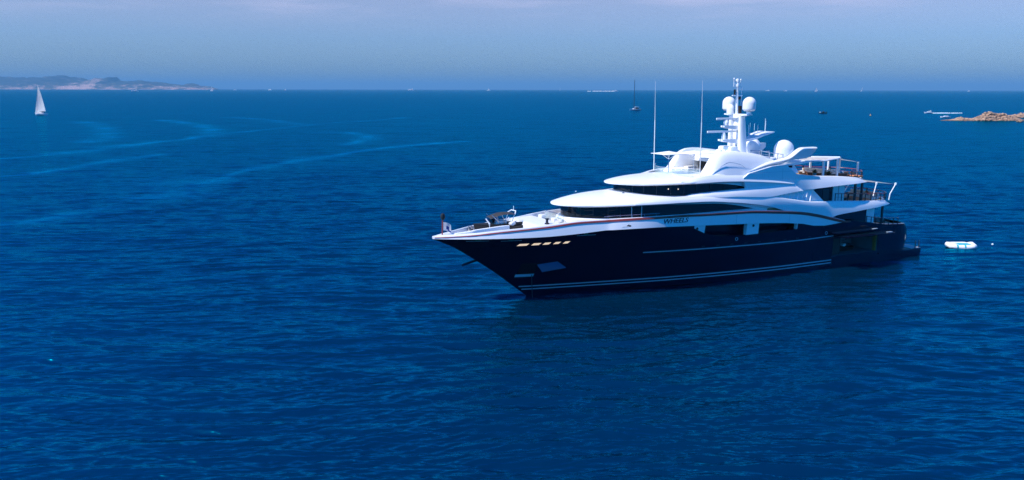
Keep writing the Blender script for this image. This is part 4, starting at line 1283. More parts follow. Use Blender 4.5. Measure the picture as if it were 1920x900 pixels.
# upper deck aft awning
AW = empty("aft_awning", P(55, 0, 11), 0, YACHT)
cloth("awning_cloth", ((51.8, 4.6, 11.75), (58.6, 4.5, 10.98), (60.5, -4.5, 10.85), (53.5, -4.5, 11.75)), .15, AW, M['cushion'], lambda u, v, z: (-(u - 55), v, z - 11))
for pts in (((57.0, 5.0, 8.8), (57.15, 5.0, 9.7), (58.7, 4.6, 11.0)), ((53.6, 4.9, 9.0), (54.6, 4.6, 11.3)), ((47.8, -4.7, 9.6), (48.9, -4.7, 11.2)), ((58.6, -4.4, 8.8), (60.4, -4.4, 10.9))):
    bm = bmesh.new(); tube(bm, [(-(u - 55), v, z - 11) for u, v, z in pts], .075, 8); ap_ = obj("awning_pole", bm, M['white'], AW)
    bm = bmesh.new(); lathe(bm, [(.01, -.1), (.17, 0), (.17, .25), (.01, .32)], c=(-(pts[-1][0] - 55), pts[-1][1], pts[-1][2] - 11.1), n=10); obj("pole_head", bm, M['white'], ap_)

# small details: seams, doors, lamps, scuppers
for u in (27.2, 36.4):
    bm = bmesh.new(); tube(bm, [P(u, v_bul(u, z) + .004, z) for z in srange(z_band(u) + .05, z_rail(u) - .45, 5)], .022, 6)
    obj("panel_seam", bm, M['stripe'], BUL)
for u, z in ((17.6, 12.45), (18.9, 12.4)):
    bm = bmesh.new(); lathe(bm, [(.01, -.1), (.1, 0), (.01, .1)], c=P(u, ell(u, 13.0, 21.0, 4.75) + .03, z), n=10)
    obj("reading_lamp", bm, M['window_gold'], W2)
for u, w in ((7.0, .9), (9.3, 1.0)):
    for z in (9.75, 10.3):
        bm = bmesh.new()
        tube(bm, [P(u + w * t, ell(u + w * t, 5.2, 16, 5.3) + .025, z + .1 * t) for t in (-.5, 0, .5)], .03, 5)
        obj("blind_edge", bm, M['dark_steel'], W1)
for u in srange(8.5, 15.0, 5):
    bm = bmesh.new(); tube(bm, [P(u, v_bul(u, z_rail(u)) - .15, z_rail(u)), P(u, v_bul(u, z_rail(u)) - .15, z_rail(u) + .32)], .025, 6)
    obj("rail_post", bm, M['steel'], BUL)
bm = bmesh.new(); tube(bm, [P(u, v_bul(u, z_rail(u)) - .15, z_rail(u) + .33) for u in srange(8.0, 15.5, 12)], .03, 6); obj("hand_rail", bm, M['steel'], BUL)
# scupper marks along the hull above the rub rail
for u in srange(22.5, 40.5, 9):
    bm = bmesh.new(); z = zrub(u) + .32
    box(bm, P(u, hb(u, z) + .005, z), (.5, .03, .07)); obj("scupper", bm, M['dark_steel'], HULL, smooth=0)
# doors in the upper saloon and side plating
bm = bmesh.new(); box(bm, P(44.4, 4.72, 10.0), (1.1, .05, 2.0)); obj("saloon_door", bm, M['dark_steel'], YACHT, smooth=0)
bm = bmesh.new(); box(bm, P(35.2, 5.605, 13.6), (.03, .012, 1.6)); obj("plating_seam", bm, M['stripe'], YACHT, smooth=0)
bm = bmesh.new(); tube(bm, [P(u, 5.602, 13.95) for u in srange(30, 36.6, 5)], .014, 5); obj("plating_seam", bm, M['stripe'], YACHT)
# roof lights and small domes on the lower visor
for u, v in ((8.8, -3.2), (12.5, 2.0)):
    bm = bmesh.new(); lathe(bm, [(.01, 0), (.14, 0), (.14, .12), (.01, .2)], c=P(u, v, 11.75 if u < 10 else 11.98), n=12); obj("deck_light", bm, M['steel'], YACHT)

# ================================================================== things on board
def yw(u, v, z):           # yacht coordinates -> world
    return YACHT.matrix_basis @ Vector(P(u, v, z))
YROT = YACHT.rotation_euler.z

def thing(name, label, cat, u, v, z, rz=0.0, group=None):
    """a thing standing on the yacht; local +x points to the bow, +y to port"""
    t = empty(name, yw(u, v, z), YROT + rz)
    return tag(t, label, cat, group)

def hull_mesh(bm, L, B, H, sheer=0.15, n=14, flare=0.75, tr=0.85, keel=0.0):
    """small boat hull: bow to +x"""
    rings = []
    for i in range(n):
        t = i / (n - 1)
        x = -L / 2 + L * t
        w = B / 2 * (tr + (1 - tr) * math.sin(min(1, t * 2.2) * math.pi / 2)) * (1 - max(0, (t - .45) / .55) ** 2.4)
        w = max(w, 0.01)
        z = H * (1 + sheer * (2 * max(0, t - .3)) ** 2)
        xo = max(0, (t - .75) / .25) ** 2 * L * .06
        rings.append([(x - xo, -w * flare * .6, keel - H * .25), (x - xo, w * flare * .6, keel - H * .25), (x - xo * .5, w * flare, H * .25), (x, w, z), (x, w * .9, z + .02 * H), (x, -w * .9, z + .02 * H), (x, -w, z), (x - xo * .5, -w * flare, H * .25)])
    loft(bm, rings)

def person(label, loc, rz, shirt, sit=True, scale=1.0):
    """one continuous skinned body, with hair and shorts as children"""
    t = empty("person", loc, rz)
    tag(t, label, "person")
    hip = .45 if sit else .92
    J = {}
    V, E_, Rr = [], [], []
    def add(p, r, par=None):
        V.append(p); Rr.append(r)
        if par is not None: E_.append((par, len(V) - 1))
        return len(V) - 1
    lean = -.10 if sit else 0
    pel = add((0, 0, hip), .15)
    ab = add((lean * .4, 0, hip + .2), .135, pel)
    ch = add((lean, 0, hip + .40), .155, ab)
    nk = add((lean, 0, hip + .56), .06, ch)
    hd = add((lean + .01, 0, hip + .66), .085, nk)
    add((lean + .02, 0, hip + .78), .08, hd)
    for s in (1, -1):
        sh = add((lean, s * .19, hip + .49), .06, ch)
        el = add((lean + .06, s * .26, hip + .22), .045, sh)
        wr = add((lean + .28, s * .20, hip + .12), .033, el)
        add((lean + .37, s * .19, hip + .12), .028, wr)
        if sit:
            h = add((.06, s * .1, hip - .01), .095, pel)
            kn = add((.45, s * .12, hip + .02), .07, h)
            an = add((.48, s * .12, .08), .045, kn)
            add((.62, s * .12, .04), .04, an)
        else:
            h = add((0, s * .1, hip - .08), .095, pel)
            kn = add((.03, s * .11, .48), .065, h)
            an = add((0, s * .11, .08), .045, kn)
            add((.15, s * .12, .04), .04, an)
    me = bpy.data.meshes.new("body"); me.from_pydata(V, E_, [])
    o = bpy.data.objects.new("body", me); COL.objects.link(o); o.parent = t
    me.materials.append(M['skin'])
    sk = o.modifiers.new("skin", 'SKIN')
    for i, r in enumerate(Rr): me.skin_vertices[0].data[i].radius = (r, r)
    for i in range(len(V)): me.skin_vertices[0].data[i].use_root = (i == 0)
    sb = o.modifiers.new("sub", 'SUBSURF'); sb.levels = 1; sb.render_levels = 1
    bm = bmesh.new()
    lathe(bm, [(.10, -.14), (.125, -.04), (.12, .05), (.07, .11), (.01, .13)], c=(lean - .01, 0, hip + .77), n=12)
    obj("hair", bm, M['hair'], t)
    bm = bmesh.new()
    lathe(bm, [(.185, -.10), (.175, .06), (.165, .14)], c=(0.03, 0, hip), n=14)
    obj("shorts", bm, M['cloth_blue'] if not shirt else M['cloth_white'], t)
    if shirt:
        bm = bmesh.new()
        lathe(bm, [(.17, 0), (.175, .18), (.2, .34), (.14, .42)], c=(lean * .7, 0, hip + .12), n=14, sx=.85)
        obj("shirt", bm, shirt, t)
    t.scale = (scale,) * 3
    return t

def lounger(label, u, v, z, rz, mat):
    t = thing("sun_lounger", label, "sun lounger", u, v, z, rz, "sun loungers on the aft sun deck")
    bm = bmesh.new(); box(bm, (0, 0, .32), (2.0, .75, .08), bevel=.02); obj("frame", bm, M['wicker'], t, smooth=0)
    for x in (-.9, .9):
        for y in (-.3, .3):
            bm = bmesh.new(); box(bm, (x, y, .15), (.07, .07, .3)); obj("leg", bm, M['wicker'], t, smooth=0)
    bm = bmesh.new(); box(bm, (.35, 0, .42), (1.3, .7, .12), bevel=.04); obj("mattress", bm, mat, t, smooth=30)
    bm = bmesh.new(); box(bm, (-.62, 0, .62), (.8, .7, .12), ry=.6, bevel=.04); obj("backrest", bm, mat, t, smooth=30)

def sofa(label, u, v, z, rz, L, cat="sofa", group=None, base='wicker'):
    t = thing("deck_sofa", label, cat, u, v, z, rz, group)
    bm = bmesh.new(); box(bm, (0, 0, .2), (.95, L, .38), bevel=.04); obj("base", bm, M[base], t, smooth=30)
    n = max(2, int(L / .8))
    for i in range(n):
        y = -L / 2 + L * (i + .5) / n
        bm = bmesh.new(); box(bm, (.05, y, .46), (.8, L / n - .03, .16), bevel=.05); obj("seat_cushion", bm, M['cushion'], t, smooth=30)
        bm = bmesh.new(); box(bm, (-.36, y, .74), (.2, L / n - .05, .5), bevel=.06); obj("back_cushion", bm, M['cushion'], t, smooth=30)
    bm = bmesh.new(); box(bm, (-.5, 0, .45), (.12, L, .8), bevel=.04); obj("back_frame", bm, M[base], t, smooth=30)
    return t

def plant(label, u, v, z, h, pot, seed):
    t = thing("potted_plant", label, "plant", u, v, z, 0)
    bm = bmesh.new(); lathe(bm, [(.02, 0), (.2, 0), (.3, .5), (.27, .5), (.25, .44), (.02, .42)], n=16); obj("pot", bm, pot, t)
    rn = random.Random(seed); bm = bmesh.new()
    for i in range(60):
        a = rn.random() * 6.28; e = rn.uniform(.2, 1.4); L = h * rn.uniform(.5, 1)
        d = Vector((math.cos(a) * math.cos(e), math.sin(a) * math.cos(e), math.sin(e)))
        s = d.cross(Vector((0, 0, 1))).normalized() * .06
        p0 = Vector((0, 0, .45)); p1 = p0 + d * L * .6; p2 = p0 + d * L + Vector((0, 0, -.15 * L))
        vs = [bm.verts.new(p) for p in (p0, p1 + s, p2, p1 - s)]
        bm.faces.new(vs)
    obj("foliage", bm, M['leaf'], t, smooth=0)

SZ = 12.35
sofa("long pale sofa with grey cushions under the white shade of the aft sun deck", 46.2, 0.4, 12.5, 0.15, 3.6)
sofa("pale corner sofa behind the shade posts on the aft sun deck", 48.9, 1.6, 12.25, math.pi * .5, 2.6)
plant("low green plant in a turquoise pot beside the sun deck sofa", 43.2, 3.6, 12.75, .8, M['pot'], 1)
plant("bushy green plant in the middle of the sun deck edge under the shade", 44.6, 3.9, 12.6, .8, M['wicker'], 2)
plant("small green plant nearest the shade post on the sun deck edge", 45.5, 4.0, 12.55, .7, M['wicker'], 3)
lounger("orange covered lounger nearest the port rail of the sun deck", 49.9, 3.9, 12.2, 1.45, M['orange'])
lounger("white lounger beside the orange one near the sun deck stern", 51.3, 2.3, 12.05, 1.3, M['matte_white'])
lounger("orange lounger under the tall shade post at the sun deck stern", 51.6, 3.5, 12.05, 1.4, M['orange'])
bm = bmesh.new(); box(bm, (0, 0, .35), (1.2, .9, .7), bevel=.05)
tag(obj("deck_chest", bm, M['wicker'], None, smooth=30), "brown wicker chest between sofa and loungers on the sun deck", "chest").location = yw(47.9, 4.1, 12.3)
bpy.data.objects["deck_chest"].rotation_euler.z = YROT
person("dark haired person in white sitting at the far end of the sun deck sofa", yw(44.3, .6, 12.6), YROT + 2.6, M['cloth_white'])
person("dark haired person seated near the shade posts in the middle of the sun deck", yw(49.0, 1.1, 12.32), YROT + 1.2, M['wicker'])
# upper aft deck
sofa("brown wicker sofa by the dark doors of the upper aft deck", 50.0, 1.6, 8.9, math.pi, 3.0)
sofa("long pale curved sofa at the stern of the upper deck", 57.2, 0.2, 8.62, 0, 5.0, base='matte_white')
t = thing("dining_table", "round dark table between the sofas of the upper aft deck", "table", 53.6, .8, 8.75)
bm = bmesh.new(); lathe(bm, [(.01, .70), (1.0, .70), (1.0, .76), (.01, .76)], n=24); obj("tabletop", bm, M['wicker'], t, smooth=30)
bm = bmesh.new(); lathe(bm, [(.35, 0), (.3, .06), (.09, .1), (.09, .7)], n=14); obj("pedestal", bm, M['dark_steel'], t)
person("person with bare back and dark hair sitting at the upper deck stern rail", yw(57.0, 1.2, 8.72), YROT + math.pi, None, scale=1.05)
person("dark haired person in blue sitting by the dark doors of the upper deck", yw(51.0, 1.9, 8.95), YROT - 1.2, M['cloth_blue'])
# main aft deck
sofa("dark brown sofa on the open stern deck above the navy hull", 57.6, 1.4, 4.92, 0, 4.4, base='wicker')
t = thing("bar_cabinet", "tall dark brown cabinet beside the white pier of the stern deck", "cabinet", 55.0, 3.4, 4.92)
bm = bmesh.new(); box(bm, (0, 0, .9), (1.0, 1.2, 1.8), bevel=.03); obj("body", bm, M['wicker'], t, smooth=0)
bm = bmesh.new(); box(bm, (0, 0.61, .95), (.9, .04, 1.5)); obj("door", bm, M['dark'], t, smooth=0)
# umbrella-like dark covered tender on the foredeck
t = thing("ship_tender", "open tender with grey bimini top stowed in the foredeck well", "tender", -3.7, -.9, 8.15, .05)
bm = bmesh.new(); hull_mesh(bm, 5.6, 2.0, .75); obj("tender_hull", bm, M['dark'], t, smooth=40)
bm = bmesh.new(); box(bm, (-.6, 0, .95), (1.5, 1.3, .4), bevel=.1); obj("console", bm, M['boat_white'], t, smooth=30)
bm = bmesh.new(); box(bm, (.35, 0, 1.15), (.06, 1.2, .5), ry=-.6); obj("windscreen", bm, M['glass'], t, smooth=0)
bm = bmesh.new(); rings = []
for i, x in enumerate(srange(-2.3, .9, 10)):
    w = .95 * (1 - .25 * (i / 9) ** 2); z = 2.05 - .09 * (i - 3) ** 2 * .14
    rings.append([(x, w * math.sin(a), z - .16 * (math.sin(a)) ** 2) for a in srange(-1.5, 1.5, 9)])
loft(bm, rings, closed=False); bmesh.ops.solidify(bm, geom=bm.faces[:], thickness=.04)
obj("bimini", bm, M['grey_canvas'], t, smooth=60)
for x, x2 in ((-1.9, -2.3), (-.5, .7), (-1.0, -.6)):
    for y in (-.8, .8):
        bm = bmesh.new(); tube(bm, [(x, y, .75), (x2, y * .95, 1.9)], .045, 6); obj("bimini_pole", bm, M['steel'], t)
bm = bmesh.new(); tube(bm, [(-2.3, -.9, 1.85), (-2.6, -.5, 2.15), (-2.6, .5, 2.15), (-2.3, .9, 1.85)], .07, 8); obj("light_arch", bm, M['white'], t)
bm = bmesh.new(); tube(bm, [(-2.6, 0, 2.1), (-2.6, 0, 2.7)], .04, 6); obj("tender_aerial", bm, M['white'], t)
def jetski(label, u, v, z, rz, a, b):
    t = thing("jet_ski", label, "jet ski", u, v, z, rz)
    bm = bmesh.new(); hull_mesh(bm, 3.1, 1.15, .5, sheer=.35); obj("jet_ski_hull", bm, a, t, smooth=40)
    bm = bmesh.new(); box(bm, (-.5, 0, .72), (1.3, .42, .3), bevel=.1); obj("seat", bm, M['dark'], t, smooth=30)
    bm = bmesh.new(); box(bm, (.45, 0, .8), (.7, .55, .4), ry=.3, bevel=.12); obj("cowl", bm, b, t, smooth=30)
    bm = bmesh.new(); tube(bm, [(.15, -.4, 1.02), (.3, 0, 1.06), (.15, .4, 1.02)], .03, 6); obj("handlebar", bm, M['dark'], t)
jetski("black and white jet ski lying beside the foredeck tender", -1.6, .3, 8.2, .3, M['dark'], M['boat_white'])
jetski("dark jet ski stowed inside the open stern garage", 50.8, 3.2, 1.62, .1, M['dark'], M['boat_white'])
jetski("white jet ski hanging near the garage back wall", 48.4, 2.3, 2.4, .0, M['boat_white'], M['dark'])
# hoist rail in the garage, deck crane on the bow
bm = bmesh.new(); tube(bm, [P(48.6, 2.6, 3.7), P(53.4, 2.6, 3.55)], .12, 8); obj("hoist_beam", bm, M['dark'], GAR)
for (u, v) in ((-2.1, .95), (-4.9, .7)):
    bm = bmesh.new(); tube(bm, [P(u, v - .4, 8.2), P(u, v - .4, 9.15), P(u - .35, v - .7, 9.75)], .12, 8, .07)
    obj("deck_crane", bm, M['white'], YACHT)

# ================================================================== floats beside the yacht
def build_float():
    t = empty("inflatable_float", (71.0, 124.3, 0), R(-6))
    tag(t, "white inflatable platform with turquoise strips floating off the stern", "inflatable")
    L, W, r = 4.4, 3.0, .40
    pts = []
    for i in range(40):
        a = 2 * math.pi * i / 40
        c, s = math.cos(a), math.sin(a)
        pts.append((math.copysign(abs(c) ** .45, c) * (L / 2 - r), math.copysign(abs(s) ** .55, s) * (W / 2 - r), r * .7 + .12 * max(0, -c) ** 3 + .10 * max(0, c) ** 3 + .05 * math.sin(5 * a)))
    bm = bmesh.new(); rings = []
    n = len(pts)
    for i in range(n):
        p = Vector(pts[i]); d = (Vector(pts[(i + 1) % n]) - Vector(pts[i - 1])).normalized(); a = d.cross(Vector((0, 0, 1))).normalized(); b = Vector((0, 0, 1))
        rr_ = r * (1 + .22 * max(0, math.cos(2 * math.pi * i / n - .5)) ** 2 + .06 * math.sin(i * 1.7))
        rings.append([bm.verts.new(p + rr_ * (math.cos(q) * a + math.sin(q) * b)) for q in srange(0, 2 * math.pi, 11)[:-1]])
    for i in range(n):
        A, B = rings[i], rings[(i + 1) % n]
        for j in range(10): bm.faces.new((A[j], A[(j + 1) % 10], B[(j + 1) % 10], B[j]))
    obj("tube_ring", bm, M['vinyl'], t, smooth=60)
    bm = bmesh.new(); box(bm, (0.25, 0, .50), (L - 1.2, W - .8, .24), bevel=.05); obj("float_floor", bm, M['turq'], t, smooth=30)
    bm = bmesh.new(); box(bm, (-1.15, .1, .62), (.9, W - .9, .14), bevel=.05); obj("float_pad", bm, M['vinyl'], t, smooth=30)
    for x in (-1.0, .15):
        bm = bmesh.new()
        for i in range(1):
            y0 = -(W / 2 - r)
            pp_ = [(x, y0 + (r + .015) * math.cos(a), r * .7 + (r + .015) * math.sin(a)) for a in srange(math.pi * .35, math.pi * 1.15, 8)]
            rings = [[(x - .12, y, z), (x + .12, y, z), (x + .12, y * .99, z - .01), (x - .12, y * .99, z - .01)] for _, y, z in pp_]
            loft(bm, rings)
        obj("grip_strip", bm, M['turq'], t, smooth=30)
build_float()
bm = bmesh.new(); lathe(bm, [(.01, -.14), (.12, -.08), (.17, .03), (.12, .14), (.01, .19)], n=14)
by = obj("marker_buoy", bm, M['vinyl'], None); by.location = (77.5, 126.7, .05)
tag(by, "small white ball buoy floating right of the inflatable platform", "buoy")

# ================================================================== boats
def sailboat(label, loc, rz, L, mast_h, heel=0.0, sails=True, hullm='boat_white', mastm='boat_white', furled=False, group=None, detail=True):
    t = empty("sailing_boat", loc, rz); t.rotation_euler = (heel, 0, rz)
    tag(t, label, "sailing boat", group)
    B, H = L * .29, L * .085
    bm = bmesh.new(); hull_mesh(bm, L, B, H); obj("sail_hull", bm, M[hullm], t, smooth=40)
    bm = bmesh.new(); box(bm, (-.02 * L, 0, H * 1.25), (L * .36, B * .5, H * .55), bevel=H * .2); obj("cabin", bm, M[hullm], t, smooth=30)
    if detail:
        bm = bmesh.new(); box(bm, (-.02 * L, 0, H * 1.3), (L * .3, B * .52, H * .2)); obj("cabin_window", bm, M['glass'], t, smooth=0)
        bm = bmesh.new(); box(bm, (-.3 * L, 0, H * 1.75), (L * .14, B * .6, H * .1), bevel=.03); obj("sprayhood", bm, M['dark'], t, smooth=0)
    mx = .08 * L
    bm = bmesh.new(); tube(bm, [(mx, 0, H), (mx, 0, H + mast_h)], L * (.012 if not furled else .024), 8, L * (.007 if not furled else .015)); obj("mast", bm, M[mastm], t)
    bm = bmesh.new(); tube(bm, [(mx, 0, H * 2.1), (-.36 * L, -.02 * L, H * 2.2)], L * .010 if not furled else L * .022, 8); obj("boom", bm, M['dark'] if not furled else M['sail'], t)
    if detail:
        bm = bmesh.new(); tube(bm, [(mx, 0, H + mast_h * .98), (.49 * L, 0, H * 1.2)], .03, 5); obj("forestay", bm, M['steel'], t)
        bm = bmesh.new(); tube(bm, [(mx, 0, H + mast_h * .98), (-.49 * L, 0, H * 1.1)], .03, 5); obj("backstay", bm, M['steel'], t)
    def tri(name, f, n=12, m=8):
        bm = bmesh.new(); g = []
        for i in range(n):
            g.append([bm.verts.new(f(i / (n - 1), j / (m - 1))) for j in range(m)])
        for i in range(n - 1):
            for j in range(m - 1):
                try: bm.faces.new((g[i][j], g[i + 1][j], g[i + 1][j + 1], g[i][j + 1]))
                except ValueError: pass
        bmesh.ops.solidify(bm, geom=bm.faces[:], thickness=.03)
        obj(name, bm, M['sail'], t, smooth=60)
    if sails:
        b0 = H * 2.3
        def mainf(h, w):
            z = b0 + (mast_h * .97 + H - b0) * h
            ww = L * .44 * (1 - h) ** .8 * w
            return (mx - .012 * L - ww, -.16 * ww - L * .05 * math.sin(math.pi * w) * math.sin(math.pi * min(1, h + .15)), z)
        tri("main_sail", mainf)
        def jibf(h, w):
            z = H * 1.4 + mast_h * .9 * h
            luff = mx + (.47 * L - mx) * (1 - h)
            ww = (.42 * L) * (1 - h) * w
            return (luff - ww, -.22 * ww - L * .05 * math.sin(math.pi * w) * math.sin(math.pi * min(1, h + .1)), z)
        tri("jib_sail", jibf)
    return t

def motorboat(label, loc, rz, L, group=None, fly=True, wake=False, cat="motor boat", name="motor_boat", detail=True, hullm='boat_white'):
    t = empty(name, loc, rz); tag(t, label, cat, group)
    B, H = L * .27, L * .10
    bm = bmesh.new(); hull_mesh(bm, L, B, H, sheer=.3); obj("boat_hull", bm, M[hullm], t, smooth=40)
    bm = bmesh.new(); rings = []
    for x, z in ((.22, H * 1.05), (.08, H * 1.9), (-.05, H * 2.05), (-.28, H * 2.05), (-.30, H * 1.0)):
        w = B * .36
        rings.append([(x * L, -w, H * .95), (x * L, w, H * .95), (x * L, w * .85, z), (x * L, -w * .85, z)])
    loft(bm, rings); obj("deckhouse", bm, M['boat_white'], t, smooth=0)
    if detail:
        bm = bmesh.new(); box(bm, (-.1 * L, 0, H * 1.6), (L * .34, B * .70, H * .35)); obj("side_window", bm, M['glass'], t, smooth=0)
    if fly:
        bm = bmesh.new(); box(bm, (-.16 * L, 0, H * 2.3), (L * .22, B * .55, H * .4), bevel=H * .1); obj("flybridge", bm, M['boat_white'], t, smooth=30)
        bm = bmesh.new(); tube(bm, [(-.2 * L, -B * .2, H * 2.4), (-.24 * L, -B * .2, H * 3.2), (-.24 * L, B * .2, H * 3.2), (-.2 * L, B * .2, H * 2.4)], L * .012, 6); obj("radar_arch", bm, M['boat_white'], t)
    return t

def foam_trail(label, pts, w0, w1, seed, hgt=0.12):
    """broken white wake lying on the water"""
    rn = random.Random(seed); bm = bmesh.new()
    n = 60
    P0 = [Vector(p) for p in pts]
    for i in range(n):
        t = i / (n - 1)
        k_ = t * (len(P0) - 1); a = min(int(k_), len(P0) - 2); c = P0[a].lerp(P0[a + 1], k_ - a)
        d = (P0[a + 1] - P0[a]).normalized(); s = Vector((-d.y, d.x, 0))
        w = w0 + (w1 - w0) * t
        for q in range(2):
            if rn.random() < .12 + .55 * t ** 1.5: continue
            o = c + s * w * rn.uniform(-.5, .5) + d * rn.uniform(-1, 1) * (P0[-1] - P0[0]).length / n
            r = w * rn.uniform(.25, .5)
            bmesh_pts = []
            L_ = (P0[-1] - P0[0]).length / n * rn.uniform(.7, 1.5)
            g = bmesh.ops.create_icosphere(bm, subdivisions=1, radius=1.0)
            bmesh.ops.scale(bm, vec=(L_, r, hgt * rn.uniform(.6, 1.3)), verts=g['verts'])
            bmesh.ops.rotate(bm, cent=(0, 0, 0), matrix=Matrix.Rotation(math.atan2(d.y, d.x), 3, 'Z'), verts=g['verts'])
            bmesh.ops.translate(bm, vec=o, verts=g['verts'])
    o = obj("wake_foam", bm, M['foam'], None, smooth=60)
    tag(o, label, None, None, "stuff")

# sailing yacht on the left
sailboat("white sloop under full main and jib in front of the far coast", (-439.3, 753.6, 0), math.pi - R(33), 19.0, 26.0, heel=R(2))
# anchored yacht with bare mast behind the big yacht
t = sailboat("anchored white yacht with tall bare dark mast and furled sail", (145.8, 964, 0), math.pi + R(35), 17.5, 34.5, sails=False, mastm='mast_dark', furled=True)
bm = bmesh.new(); box(bm, (-2.6, 0, 4.2), (5.0, 4.0, .25), bevel=.08); obj("bimini", bm, M['boat_white'], t, smooth=0)
for y in (-1.7, 1.7):
    for x in (-.8, -4.6):
        bm = bmesh.new(); tube(bm, [(x, y, 1.4), (x, y, 4.2)], .06, 6); obj("bimini_pole", bm, M['dark_steel'], t)
bm = bmesh.new(); box(bm, (-2.8, 0, 2.5), (3.2, 3.0, 1.3), bevel=.1); obj("cockpit_shelter", bm, M['wicker'], t, smooth=0)
# boats towards the horizon
motorboat("white motor cruiser below the left coast on open water", (-3249, 7006, 0), R(200), 60, detail=True)
sailboat("small white sailing boat at the tip of the far coast", (-3003, 8130, 0), R(170), 34, 46, detail=False)
motorboat("faint white boat just right of the coast tip", (-4700, 13800, 0), R(10), 60, detail=False)
motorboat("tiny pale boat on the horizon left of the others", (-4050, 13600, 0), R(160), 75, detail=False)
motorboat("tiny white speck of a boat alone on the left horizon", (-3900, 14000, 0), R(90), 70, detail=False)
t = motorboat("long white ship on the horizon left of centre", (-1740, 14000, 0), R(184), 112, cat="ship", name="ship")
bm = bmesh.new(); box(bm, (10, 0, 21), (50, 18, 10), bevel=1); obj("upper_deck", bm, M['boat_white'], t, smooth=0)
t = motorboat("white tall yacht with mast near the centre of the horizon", (-400, 13800, 0), R(150), 70)
bm = bmesh.new(); tube(bm, [(5, 0, 14), (5, 0, 48)], 3.0, 6, 1.0); obj("mast", bm, M['boat_white'], t)
sailboat("hair thin white sail on the horizon right of centre", (790, 13500, 0), R(80), 34, 62, detail=False)
motorboat("white speedboat racing right at the head of a long wake", (1262, 9870, 0), R(2), 60)
foam_trail("long broken white wake behind the racing speedboat", [(1235, 9866, .2), (1120, 9820, .2), (905, 9740, .2)], 26, 20, 4, 7.0)
motorboat("pale motor boat on the horizon just right of the mast", (4270, 13600, 0), R(180), 78, detail=False)
motorboat("small white boat on the horizon above the sun deck shade", (4700, 14000, 0), R(170), 62, detail=False)
sailboat("white sailing boat close under the horizon right of the mast", (3836, 10270, 0), R(170), 44, 52, detail=False)
t = sailboat("big leaning white sailing ship on the right horizon", (6000, 14000, 0), R(60), 70, 92, heel=R(16), detail=False)
motorboat("white dot of a boat on the far right horizon", (7850, 14000, 0), R(100), 60, detail=False)
# dark inflatable dinghy and little buoy
t = empty("rubber_dinghy", (328.5, 857, 0), R(172)); tag(t, "low dark rubber dinghy with one person aboard on open water at right", "dinghy")
bm = bmesh.new(); hull_mesh(bm, 8.5, 3.2, .9); obj("dinghy_tube", bm, M['boat_dark'], t, smooth=40)
bm = bmesh.new(); box(bm, (-.6, 0, 1.4), (1.8, 1.4, 1.4), bevel=.2); obj("console", bm, M['boat_dark'], t, smooth=30)
bm = bmesh.new(); box(bm, (2.6, 0, 1.1), (1.5, 1.6, .8), bevel=.2); obj("bow_locker", bm, M['boat_white'], t, smooth=30)
bm = bmesh.new(); box(bm, (-4.0, 0, 1.1), (.9, .8, 1.5), bevel=.15); obj("outboard_motor", bm, M['dark'], t, smooth=30)
person("person in pale shirt standing in the dark rubber dinghy", (329.6, 857, .7), R(172), M['cloth_white'], sit=False)
bm = bmesh.new(); lathe(bm, [(.01, -.6), (.7, -.3), (.8, .3), (.35, .9), (.2, 1.7), (.01, 1.8)], n=14)
b2 = obj("marker_buoy", bm, M['orange'], None); b2.location = (345.4, 780.5, 0)
tag(b2, "small reddish buoy alone on the water right of the dinghy", "buoy")
# runabout by the rocks
motorboat("white motor boat speeding left ahead of the rocky islet", (443, 862, 0), R(184), 10, fly=True)
foam_trail("white wake trailing the motor boat by the islet", [(447.5, 862, .1), (463, 865, .1), (482, 868, .1)], 3.8, 2.2, 8, .55)
motorboat("white boat half hidden behind the left end of the islet", (389.5, 728, 0), R(180), 9, fly=False)

# ================================================================== rocky islet
def rock_material():
    m = bpy.data.materials.new("granite"); m.use_nodes = True
    nt = m.node_tree; L = nt.links; b = nt.nodes["Principled BSDF"]; N = nt.nodes.new
    b.inputs["Roughness"].default_value = .9
    tc = N("ShaderNodeTexCoord"); n = N("ShaderNodeTexNoise"); n.inputs["Scale"].default_value = .35; n.inputs["Detail"].default_value = 8; n.inputs["Roughness"].default_value = .65
    L.new(tc.outputs["Object"], n.inputs["Vector"])
    cr = N("ShaderNodeValToRGB"); c = cr.color_ramp
    c.elements[0].position = .34; c.elements[0].color = (.07, .05, .04, 1)
    c.elements[1].position = .62; c.elements[1].color = (.46, .30, .20, 1)
    e_ = c.elements.new(.46); e_.color = (.30, .19, .13, 1)
    L.new(n.outputs["Fac"], cr.inputs[0])
    sp = N("ShaderNodeSeparateXYZ"); L.new(tc.outputs["Object"], sp.inputs[0])
    wet = N("ShaderNodeMapRange"); wet.inputs["From Min"].default_value = .1; wet.inputs["From Max"].default_value = .7; wet.inputs["To Min"].default_value = .3
    L.new(sp.outputs["Z"], wet.inputs["Value"])
    mx = N("ShaderNodeMix"); mx.data_type = 'RGBA'; mx.blend_type = 'MULTIPLY'; mx.inputs["Factor"].default_value = 1
    L.new(cr.outputs[0], mx.inputs["A"]); L.new(wet.outputs[0], mx.inputs["B"]); L.new(mx.outputs["Result"], b.inputs["Base Color"])
    bp = N("ShaderNodeBump"); bp.inputs["Strength"].default_value = .8; bp.inputs["Distance"].default_value = .4
    n3 = N("ShaderNodeTexNoise"); n3.inputs["Scale"].default_value = 1.4; n3.inputs["Detail"].default_value = 6; L.new(tc.outputs["Object"], n3.inputs["Vector"])
    L.new(n3.outputs["Fac"], bp.inputs["Height"]); L.new(bp.outputs[0], b.inputs["Normal"])
    return m
GRAN = rock_material()
